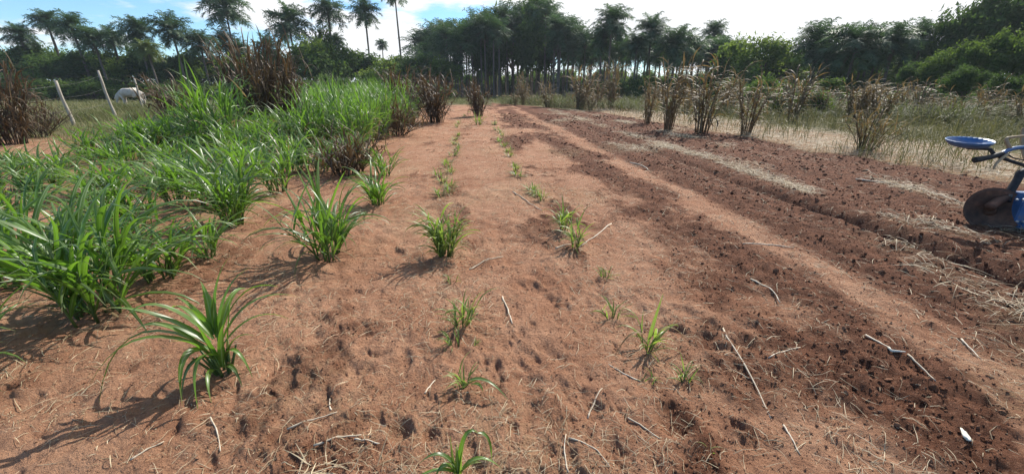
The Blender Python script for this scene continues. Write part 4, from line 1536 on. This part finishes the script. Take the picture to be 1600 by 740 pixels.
BROAD = {}
for key, mat, n, lobes, leaf, cnt in (('dark', 'tree_a', 5500, 13, 0.050, 4), ('mid', 'tree_b', 5500, 13, 0.050, 4), ('pale', 'tree_c', 4500, 12, 0.046, 3), ('big', 'tree_b', 13000, 15, 0.036, 3), ('bigdark', 'tree_a', 13000, 15, 0.036, 3)):
    BROAD[key] = []
    for i in range(cnt):
        me, cs = crown_broad(900 + 10 * cnt + i + lobes * 3, M[mat], n, lobes, leaf)
        BROAD[key].append((me, limbs_mesh(i + 5, cs, 0.55, 0.055)))


def broad_tree(key, i, px, top, depth, width_px, label, group, name='broadleaf_tree', cat='tree', hscale=None):
    p = pt(px, top, depth)
    h = max(p.z, 0.8)
    rx = width_px / 2 * depth / F
    me, tr = BROAD[key][i % len(BROAD[key])]
    # unit tree is 0.55 trunk + about 1.25 crown tall
    sz = h / 1.40
    tf = 0.55 if name != 'bush' else 0.10
    if name == 'bush':
        sz = h / 1.15
    o = thing(name, label, cat, (p.x, p.y, -0.05), random.random() * 6.283, group)
    link('trunk', tr, o, (0, 0, tf * sz), None, (rx * 0.9, rx * 0.9, sz))
    link('crown', me, o, (0, 0, (tf * 0.86 - (0.22 if tf < 0.2 else 0)) * sz), None, (rx * 1.1, rx * 1.1, sz * 1.02))
    return o


def behind(px):
    return ('left of the fence posts' if px < 70 else 'behind the leaning fence posts' if px < 170 else 'right behind the cows' if px < 300 else
            'behind the tall brown grass' if px < 480 else 'under the tall thin palms' if px < 600 else 'just left of the palm grove')


def left_top(px):
    return float(np.interp(px, [-200, 0, 60, 100, 200, 300, 400, 460, 490, 530, 600, 660, 700], [58, 73, 76, 88, 80, 92, 88, 80, 70, 82, 95, 89, 90]))


rb = random.Random(9)
kinds = ['dark', 'mid', 'dark', 'mid', 'dark', 'pale', 'dark']
i = 0
px = -190
while px < 700:
    broad_tree(kinds[i % 7], i, px, left_top(px) - 2 + 12 * rb.random(), 52 + 8 * rb.random(), 76 + 30 * rb.random(),
               'leafy tree in the unbroken left wood, ' + behind(px), 'trees of the left wood', )
    px += 24 + 12 * rb.random()
    i += 1
px = -190
while px < 690:
    broad_tree(kinds[(i * 3) % 7], i, px, left_top(px) + 26 + 16 * rb.random(), 44 + 5 * rb.random(), 60 + 26 * rb.random(),
               'lower bush along the front of the left wood, ' + behind(px), 'bushes fronting the left wood', 'bush', 'bush')
    px += 27 + 14 * rb.random()
    i += 1
px = -230
while px < 1640:
    dep = 63 if px < 640 else 92 if px < 1000 else 52
    where = 'left wood' if px < 640 else 'central grove' if px < 1000 else 'right wood'
    broad_tree(['dark', 'mid'][i % 2], i, px, 116 + 8 * rb.random(), dep, 44 + 14 * rb.random(),
               'low undergrowth bush seen under the trees of the ' + where, 'undergrowth bushes of the ' + where, 'bush', 'bush')
    px += 19 + 7 * rb.random()
    i += 1
broad_tree('pale', 1, 490, 60, 52, 56, 'pale green tree with an uneven top between the tall palms', PL)
broad_tree('mid', 2, 500, 50, 55, 44, 'dark ragged tree rising behind the pale green one', PL)
px = 640
while px < 1130:
    broad_tree(['mid', 'pale', 'dark'][i % 3], i, px, 90 + 16 * rb.random(), 82 + 6 * rb.random(), 46 + 16 * rb.random(),
               'bush seen between the palm trunks behind the grove', 'bushes behind the grove', 'bush', 'bush')
    px += 17 + 8 * rb.random()
    i += 1
for a, b, c, d in ((772, 30, 62, 70), (800, 22, 66, 80), (842, 12, 62, 84), (825, 45, 58, 70), (868, 52, 60, 70), (760, 62, 60, 60)):
    i += 1
    broad_tree('dark', i, a, b, c, d, 'dark broadleaved tree filling the top of the central grove', 'broadleaved trees in the grove')
px = 930
while px < 1150:
    broad_tree(['dark', 'mid'][i % 2], i, px, 108 + 14 * rb.random(), 44 + 5 * rb.random(), 44 + 16 * rb.random(),
               'low dark bush at the foot of the right grove palms', 'bushes under the right palms', 'bush', 'bush')
    px += 16 + 8 * rb.random()
    i += 1
broad_tree('mid', 2, 1236, 76, 43, 70, 'leafy tree joining the rounded light green tree to the dark palm mass', PL)
broad_tree('mid', 0, 1148, 74, 44, 70, 'leafy tree just right of the lone right palm', PL)
broad_tree('pale', 0, 1192, 62, 40, 110, 'rounded light green tree between the lone palm and the dark palm mass', PL)
broad_tree('mid', 1, 1165, 92, 38, 70, 'bush below the rounded light green tree', PL, 'bush', 'bush')
px = 1140
while px < 1500:
    broad_tree(['dark', 'mid', 'dark'][i % 3], i, px, 108 + 22 * rb.random(), 30 + 6 * rb.random(), 60 + 24 * rb.random(),
               'shaded bush under the right palms behind the tall weeds', 'bushes behind the tall weeds', 'bush', 'bush')
    px += 24 + 12 * rb.random()
    i += 1
px = 1130
while px < 1480:
    broad_tree(['pale', 'mid'][i % 2], i, px, 80 + 22 * rb.random() + (10 if px < 1270 else 0), 42 + 5 * rb.random(), 74 + 24 * rb.random(),
               'leafy tree filling the wood behind the right palms', 'trees behind the right palms')
    px += 34 + 12 * rb.random()
    i += 1
px = 1215
while px < 1660:
    broad_tree(['dark', 'mid', 'dark'][i % 3], i, px, 128 + 16 * rb.random(), 21 + 4 * rb.random(), 64 + 30 * rb.random(),
               'low dark bush standing in the weeds before the right wood', 'low bushes in the weeds', 'bush', 'bush')
    px += 34 + 16 * rb.random()
    i += 1
big = [
    ('bigdark', 1592, -12, 31, 150, 'tallest broadleaved tree at the top right corner'),
    ('bigdark', 1503, 30, 33, 84, 'thin-leaved dark tree left of the tallest right tree'),
    ('bigdark', 1552, 20, 34, 90, 'dark tree between the tallest right tree and the thin-leaved one'),
    ('big', 1545, 66, 26, 92, 'wide green tree above the blue seat'),
    ('big', 1606, 52, 25, 100, 'green tree cut by the right edge, above the handlebar'),
    ('big', 1480, 84, 28, 76, 'medium green tree left of the wide green one'),
    ('bigdark', 1520, 108, 22, 72, 'dark bush below the wide green tree'),
    ('bigdark', 1586, 118, 20, 74, 'dark bush at the right edge behind the weeds'),
    ('big', 1690, 26, 24, 140, 'green tree beyond the right edge of the photo'),
    ('bigdark', 1442, 98, 29, 66, 'bush joining the right palms and the medium green tree'),
]
for i, (k_, px, top, dep, wd, lab) in enumerate(big):
    broad_tree(k_, i, px, top, dep, wd, lab, PL)

for i in range(9):
    a, d_ = R(64 + 5.5 * i), 28 + 8 * rb.random()
    me, tr = BROAD['big' if i % 2 else 'bigdark'][i % 2]
    hh = 7.5 + 3 * rb.random()
    o = thing('broadleaf_tree', 'leafy tree in the wood beyond the right edge of the photo', 'tree', (d_ * math.sin(a), d_ * math.cos(a), -0.05), i, 'trees beyond the right edge')
    link('trunk', tr, o, (0, 0, 0.2 * hh), None, (4.2, 4.2, hh / 1.4))
    link('crown', me, o, (0, 0, 0.16 * hh), None, (5, 5, hh / 1.4))

# ------------------------------------------------------------------ fence, cows
def build_fence():
    specs = [  # foot pixel, top pixel
        ((116, 196), (86, 126)), ((182, 186), (152, 110)), ((224, 172), (209, 122)),
        ((20, 206), (-30, 130)), ((-120, 220), (-190, 135))]
    root = thing('fence', 'leaning grey wooden posts with wire across the pasture edge', 'fence', (*at(116, 196), 0))
    L = Vector(root.location)
    tops = []
    for i, (f, t) in enumerate(specs):
        x, y = at(*f)
        dep = CAM_H / ((f[1] - 135) / F * math.cos(PITCH))
        # the post leans: find the top on the sight line at the foot's distance
        d = ray(*t)
        k = (x * x + y * y) ** 0.5 / (d[0] ** 2 + d[1] ** 2) ** 0.5
        top = Vector((d[0] * k, d[1] * k, CAM_H + d[2] * k))
        s = np.linspace(0, 1, 6)
        base = Vector((x, y, -0.15))
        path = [list(base.lerp(top, q) + Vector((0.02 * math.sin(7 * q + i), 0, 0)) - L) for q in s]
        tube_mesh('post', path, 0.058 * (1.1 - 0.25 * s) * (1 + 0.06 * np.sin(9 * s + i)), M['post'], 7, root)
        tops.append((base, top))
    order = [4, 3, 0, 1, 2]
    for frac in (0.40, 0.66, 0.9):
        pts = [tops[i][0].lerp(tops[i][1], frac) - L for i in order]
        path = []
        for a, b in zip(pts[:-1], pts[1:]):
            for q in np.linspace(0, 1, 6)[:-1]:
                path.append(list(a.lerp(b, q) - Vector((0, 0, 0.08 * math.sin(q * math.pi)))))
        path.append(list(pts[-1]))
        tube_mesh('wire', path, 0.003, M['wire'], 4, root)


build_fence()


def skin_body(name, verts, edges, radii, root, mat, sub=2):
    me = bpy.data.meshes.new(name)
    me.from_pydata([v for v in verts], edges, [])
    o = bpy.data.objects.new(name, me)
    C.objects.link(o)
    md = o.modifiers.new('skin', 'SKIN')
    for i, r_ in enumerate(radii):
        sv = me.skin_vertices[0].data[i]
        sv.radius = r_ if hasattr(r_, '__len__') else (r_, r_)
        sv.use_root = (i == root)
    md.use_smooth_shade = True
    sd = o.modifiers.new('sub', 'SUBSURF')
    sd.levels = sd.render_levels = sub
    dg = bpy.context.evaluated_depsgraph_get()
    m2 = bpy.data.meshes.new_from_object(o.evaluated_get(dg))
    m2.materials.clear()
    m2.materials.append(mat)
    bpy.data.objects.remove(o)
    m2.name = name
    return m2


M['cow'] = rough_material('cow_hide', [(0.32, (0.30, 0.26, 0.22)), (0.6, (0.60, 0.55, 0.47))], 1.7, 0.85, 0.15)
M['horn'] = rough_material('horn_and_hoof', [(0.3, (0.06, 0.05, 0.04)), (0.7, (0.14, 0.12, 0.10))], 20, 0.5, 0.1)


def cow(loc, rz, label, scale=1.0):
    # facing -X, head down to graze
    V = [(0.0, 0, 1.00), (0.40, 0, 1.03), (0.70, 0, 1.05), (-0.35, 0, 1.02), (-0.60, 0, 1.06), (-0.82, 0, 0.86), (-0.96, 0, 0.62), (-1.03, 0, 0.42), (-1.08, 0, 0.24),
         # front legs
         (-0.55, 0.20, 0.78), (-0.57, 0.21, 0.46), (-0.56, 0.21, 0.14), (-0.58, 0.21, 0.02),
         (-0.50, -0.20, 0.78), (-0.44, -0.21, 0.46), (-0.42, -0.21, 0.14), (-0.44, -0.21, 0.02),
         # hind legs: stifle, hock, fetlock, hoof
         (0.70, 0.20, 0.78), (0.66, 0.21, 0.62), (0.84, 0.21, 0.40), (0.80, 0.21, 0.12), (0.78, 0.21, 0.02),
         (0.78, -0.20, 0.78), (0.76, -0.21, 0.62), (0.98, -0.21, 0.40), (0.94, -0.21, 0.12), (0.92, -0.21, 0.02),
         # tail, hump
         (1.00, 0, 1.06), (1.08, 0, 0.80), (1.07, 0, 0.45), (-0.50, 0, 1.32),
         # ears
         (-1.10, 0.20, 0.60), (-1.10, -0.20, 0.60)]
    E_ = [(0, 1), (1, 2), (0, 3), (3, 4), (4, 5), (5, 6), (6, 7), (7, 8), (4, 9), (9, 10), (10, 11), (11, 12), (4, 13), (13, 14), (14, 15), (15, 16),
          (2, 17), (17, 18), (18, 19), (19, 20), (20, 21), (2, 22), (22, 23), (23, 24), (24, 25), (25, 26), (2, 27), (27, 28), (28, 29), (3, 30), (6, 31), (6, 32)]
    rd = [(0.44, 0.38), (0.43, 0.38), (0.34, 0.30), (0.42, 0.36), (0.34, 0.28), (0.17, 0.21), (0.12, 0.13), (0.095, 0.10), (0.075, 0.075),
          0.14, 0.075, 0.05, 0.055, 0.14, 0.075, 0.05, 0.055,
          0.17, 0.13, 0.07, 0.05, 0.055, 0.17, 0.13, 0.07, 0.05, 0.055, 0.05, 0.03, 0.035, 0.09, 0.04, 0.04]
    o = thing('cow', label, 'cow', loc, rz, None, scale)
    link('body', skin_body('body', V, E_, rd, 0, M['cow']), o)
    for s in (1, -1):
        tube_mesh('horn', [(-1.04, 0.07 * s, 0.74), (-1.05, 0.16 * s, 0.80), (-1.08, 0.20 * s, 0.90)], [0.03, 0.022, 0.008], M['horn'], 6, o)
    for v in (12, 16, 21, 26):
        x, y, z = V[v]
        tube_mesh('hoof', [(x, y, 0.0), (x, y, 0.07)], [0.065, 0.055], M['horn'], 8, o)
    return o


p = pt(204, 152, 31.0)
cow((p.x, p.y, 0.05), R(4), 'white cow grazing head down behind the fence posts', 0.92)

# ------------------------------------------------------------------ walking tractor with pan seat and plough disc
M['blue'] = rough_material('blue_paint', [(0.3, (0.032, 0.095, 0.22)), (0.58, (0.06, 0.16, 0.33)), (0.70, (0.17, 0.20, 0.25))], 9, 0.38, 0.12, spec=0.5)
M['rust'] = rough_material('rusty_steel', [(0.35, (0.06, 0.035, 0.026)), (0.55, (0.15, 0.075, 0.048)), (0.68, (0.28, 0.125, 0.075))], 7, 0.7, 0.5, metallic=0.15)
M['steel'] = rough_material('bare_steel', [(0.3, (0.40, 0.40, 0.40)), (0.7, (0.62, 0.62, 0.61))], 20, 0.35, 0.1, metallic=0.8)
M['rubber'] = rough_material('black_rubber', [(0.3, (0.015, 0.015, 0.016)), (0.7, (0.04, 0.04, 0.042))], 20, 0.65, 0.2)
M['worn'] = rough_material('worn_tan_lever', [(0.3, (0.28, 0.19, 0.10)), (0.7, (0.45, 0.33, 0.20))], 14, 0.55, 0.2)


def lathe(profile, n=28, cap=False):
    pr = np.array(profile, float)
    th = np.arange(n) * 2 * math.pi / n
    V = np.concatenate([np.stack([r_ * np.cos(th), r_ * np.sin(th), np.full(n, z_)], 1) for r_, z_ in pr])
    m = len(pr)
    Q = [(i * n + j, i * n + (j + 1) % n, (i + 1) * n + (j + 1) % n, (i + 1) * n + j) for i in range(m - 1) for j in range(n)]
    return V, np.array(Q)


def lathe_obj(name, profile, mat, parent, loc, axis=None, n=28):
    g = Geo()
    V, Q = lathe(profile, n)
    g.add(V, Q)
    o = link(name, g.mesh(name, [mat]), parent, loc)
    if axis is not None:
        o.rotation_mode = 'QUATERNION'
        o.rotation_quaternion = Vector(axis).to_track_quat('Z', 'Y')
    return o


def box_obj(name, size, mat, parent, loc, rot=(0, 0, 0), bev=0.012):
    bm = bmesh.new()
    bmesh.ops.create_cube(bm, size=1)
    bmesh.ops.scale(bm, vec=size, verts=bm.verts)
    bmesh.ops.bevel(bm, geom=bm.edges[:], offset=bev, segments=2, affect='EDGES')
    me = bpy.data.meshes.new(name)
    bm.to_mesh(me)
    bm.free()
    me.materials.append(mat)
    return link(name, me, parent, loc, rot)


def tractor():
    D = 4.42
    fx, fy = at(1600, 352)
    root = thing('walking_tractor', 'blue walking tractor with pan seat and plough disc at the right edge', 'walking tractor', (fx, fy, 0))
    O = Vector(root.location)

    def q(px, py, dd=0.0):
        return pt(px, py, D + dd) - O

    def tb(name, pts, r, mat, parent=root, sides=10):
        # rounded path through the points
        P = [np.array(p_) for p_ in pts]
        fine = []
        for i in range(len(P) - 1):
            p0, p1, p2, p3 = P[max(i - 1, 0)], P[i], P[i + 1], P[min(i + 2, len(P) - 1)]
            for t in np.linspace(0, 1, 6)[:-1]:
                fine.append(0.5 * ((2 * p1) + (-p0 + p2) * t + (2 * p0 - 5 * p1 + 4 * p2 - p3) * t * t + (-p0 + 3 * p1 - 3 * p2 + p3) * t ** 3))
        fine.append(P[-1])
        rr = np.interp(np.linspace(0, 1, len(fine)), np.linspace(0, 1, len(r)) if hasattr(r, '__len__') else [0, 1], r if hasattr(r, '__len__') else [r, r])
        return tube_mesh(name, fine, rr, mat, sides, parent)
    # seat: a shallow pressed pan
    R_ = 28 / F * D
    seat = lathe_obj('seat', [(0.001, -0.075), (R_ * 0.45, -0.068), (R_ * 0.80, -0.045), (R_ * 0.95, -0.012), (R_, 0.004), (R_ * 0.985, 0.010), (R_ * 0.93, -0.006), (R_ * 0.76, -0.036), (R_ * 0.42, -0.056), (0.001, -0.062)],
                     M['blue'], root, q(1515, 220), Vector((-0.05, -0.08, 1)))
    tb('seat_bracket', [q(1512, 231, 0.02), q(1530, 232, 0.02), q(1546, 233, 0.02), (q(1553, 240, 0.02)), q(1575, 250, 0.05), q(1612, 262, 0.08)], 0.018, M['rubber'])
    # handlebars
    tb('handlebar', [q(1562, 241), q(1580, 233), q(1600, 230.5), q(1630, 233), q(1668, 252), q(1690, 285)], 0.021, M['blue'])
    tb('grip', [q(1523, 250), q(1528, 249), q(1545, 246), q(1566, 240)], [0.032, 0.031, 0.027, 0.027], M['rubber'])
    tb('brake_lever', [q(1574, 241, -.02), q(1566, 247, -.03), q(1557, 255, -.03), q(1552, 264, -.03)], [0.013, 0.014, 0.012, 0.008], M['worn'])
    tb('clutch_lever', [q(1572, 238, .02), q(1582, 246, .03), q(1600, 250, .03), q(1630, 252, .03)], 0.007, M['rubber'])
    tb('gear_lever', [q(1580, 234), q(1575, 226), q(1573, 217), q(1580, 214.5), q(1600, 212.5), q(1625, 211)], [0.017, 0.018, 0.017, 0.013, 0.012, 0.012], M['worn'])
    tb('far_handlebar', [q(1600, 200, .5), q(1598, 215, .5), q(1604, 250, .45), q(1640, 275, .2), q(1675, 285, .1)], 0.02, M['worn'])
    # frame and plough
    tb('beam', [q(1572, 315, .02), q(1580, 297, .02), q(1590, 280, .02), q(1600, 268, .02), q(1640, 262, .05), q(1690, 285, .1)], [0.035, 0.036, 0.036, 0.04, 0.04, 0.04], M['rubber'])
    tb('hanger', [q(1546, 324, .0), q(1562, 313, .02), q(1580, 306, .03)], [0.05, 0.045, 0.035], M['rust'])
    box_obj('clamp', (0.20, 0.05, 0.05), M['steel'], root, q(1590, 304), (0.0, -0.08, -0.1), 0.01)
    R2 = 35 / F * D
    dn = Vector((-0.52, -0.78, 0.34))
    disc = lathe_obj('plough_disc', [(0.001, 0.0), (R2 * 0.3, 0.008), (R2 * 0.6, 0.028), (R2 * 0.85, 0.058), (R2, 0.085), (R2 * 0.995, 0.078), (R2 * 0.84, 0.05), (R2 * 0.6, 0.02), (R2 * 0.3, 0.0), (0.001, -0.008)],
                     M['rust'], root, q(1546, 329, .10), dn, 36)
    hub = lathe_obj('hub', [(0.001, -0.03), (0.055, -0.03), (0.06, 0.0), (0.05, 0.04), (0.03, 0.06), (0.001, 0.062)], M['rust'], disc, (0, 0, 0.0), None, 14)
    box_obj('share', (0.30, 0.03, 0.16), M['rust'], root, q(1572, 343, .12), (0.25, 0.15, -0.25), 0.01)
    # gearbox, engine and wheels (mostly beyond the frame)
    M['dusty_blue'] = rough_material('dusty_blue_paint', [(0.3, (0.03, 0.085, 0.20)), (0.55, (0.06, 0.15, 0.32)), (0.7, (0.20, 0.16, 0.13))], 6, 0.6, 0.3)
    box_obj('gearbox', (0.30, 0.26, 0.36), M['dusty_blue'], root, q(1606, 328, -.02), (0, 0, -0.15), 0.018)
    box_obj('side_cover', (0.20, 0.02, 0.22), M['dusty_blue'], root, q(1607, 330, -.16), (0, 0, -0.15), 0.008)
    for bx, by in ((1590, 312), (1590, 346), (1600, 312), (1600, 346)):
        lathe_obj('bolt', [(0.001, -0.012), (0.012, -0.012), (0.012, 0.006), (0.001, 0.008)], M['steel'], root, q(bx, by, -.17), Vector((0.15, -1, 0)), 6)
    tb('coupling', [q(1578, 331, .02), q(1584, 331, .02)], 0.035, M['steel'])
    box_obj('engine', (0.62, 0.40, 0.42), M['blue'], root, q(1700, 275, .15), (0, 0, -0.15), 0.05)
    lathe_obj('fuel_tank', [(0.001, -0.22), (0.13, -0.22), (0.15, -0.18), (0.15, 0.18), (0.13, 0.22), (0.001, 0.22)], M['blue'], root, q(1700, 222, .15), Vector((1, -0.15, 0)), 20)
    for dd in (-0.32, 0.62):
        c = q(1712, 318, dd)
        c.z = 0.31 - O.z
        wheel = lathe_obj('wheel', [(0.17, -0.09), (0.25, -0.10), (0.30, -0.07), (0.31, 0.0), (0.30, 0.07), (0.25, 0.10), (0.17, 0.09)], M['rubber'], root, c, Vector((0.15, 1, 0)), 30)
        lathe_obj('rim', [(0.001, -0.03), (0.12, -0.03), (0.172, -0.07), (0.172, 0.07), (0.12, 0.03), (0.001, 0.03)], M['blue'], wheel, (0, 0, 0), None, 24)
        g = Geo()
        for k in range(18):
            a = k * 2 * math.pi / 18
            for sg in (-1, 1):
                c_, s_ = math.cos(a + 0.08 * sg), math.sin(a + 0.08 * sg)
                V = np.array([[x_, y_, z_] for x_ in (-0.012, 0.012) for y_ in (-0.02, 0.02) for z_ in (-0.045, 0.045)])
                V = V + np.array([0.312, 0, 0.047 * sg])
                V = np.stack([V[:, 0] * c_ - V[:, 1] * s_, V[:, 0] * s_ + V[:, 1] * c_, V[:, 2]], 1)
                g.add(V, np.array([(0, 1, 3, 2), (4, 6, 7, 5), (0, 4, 5, 1), (2, 3, 7, 6), (0, 2, 6, 4), (1, 5, 7, 3)]))
        link('lugs', g.mesh('lugs', [M['rubber']], False), wheel)


tractor()


# ------------------------------------------------------------------ thin summer haze over the far trees
def build_haze():
    m, nt, N, Lk = new_mat('haze_air')
    out = N('ShaderNodeOutputMaterial')
    v = N('ShaderNodeVolumePrincipled')
    v.inputs['Color'].default_value = (0.80, 0.90, 1.0, 1)
    v.inputs['Density'].default_value = 0.00045
    v.inputs['Anisotropy'].default_value = 0.2
    Lk(v.outputs[0], out.inputs['Volume'])
    bm = bmesh.new()
    bmesh.ops.create_cube(bm, size=1)
    bmesh.ops.scale(bm, vec=(9000, 9000, 24), verts=bm.verts)
    bmesh.ops.translate(bm, vec=(0, 0, 9.5), verts=bm.verts)
    me = bpy.data.meshes.new('haze')
    bm.to_mesh(me)
    bm.free()
    me.materials.append(m)
    tag(link('haze', me), 'thin pale haze in the air over the field', 'haze', kind='stuff')


build_haze()
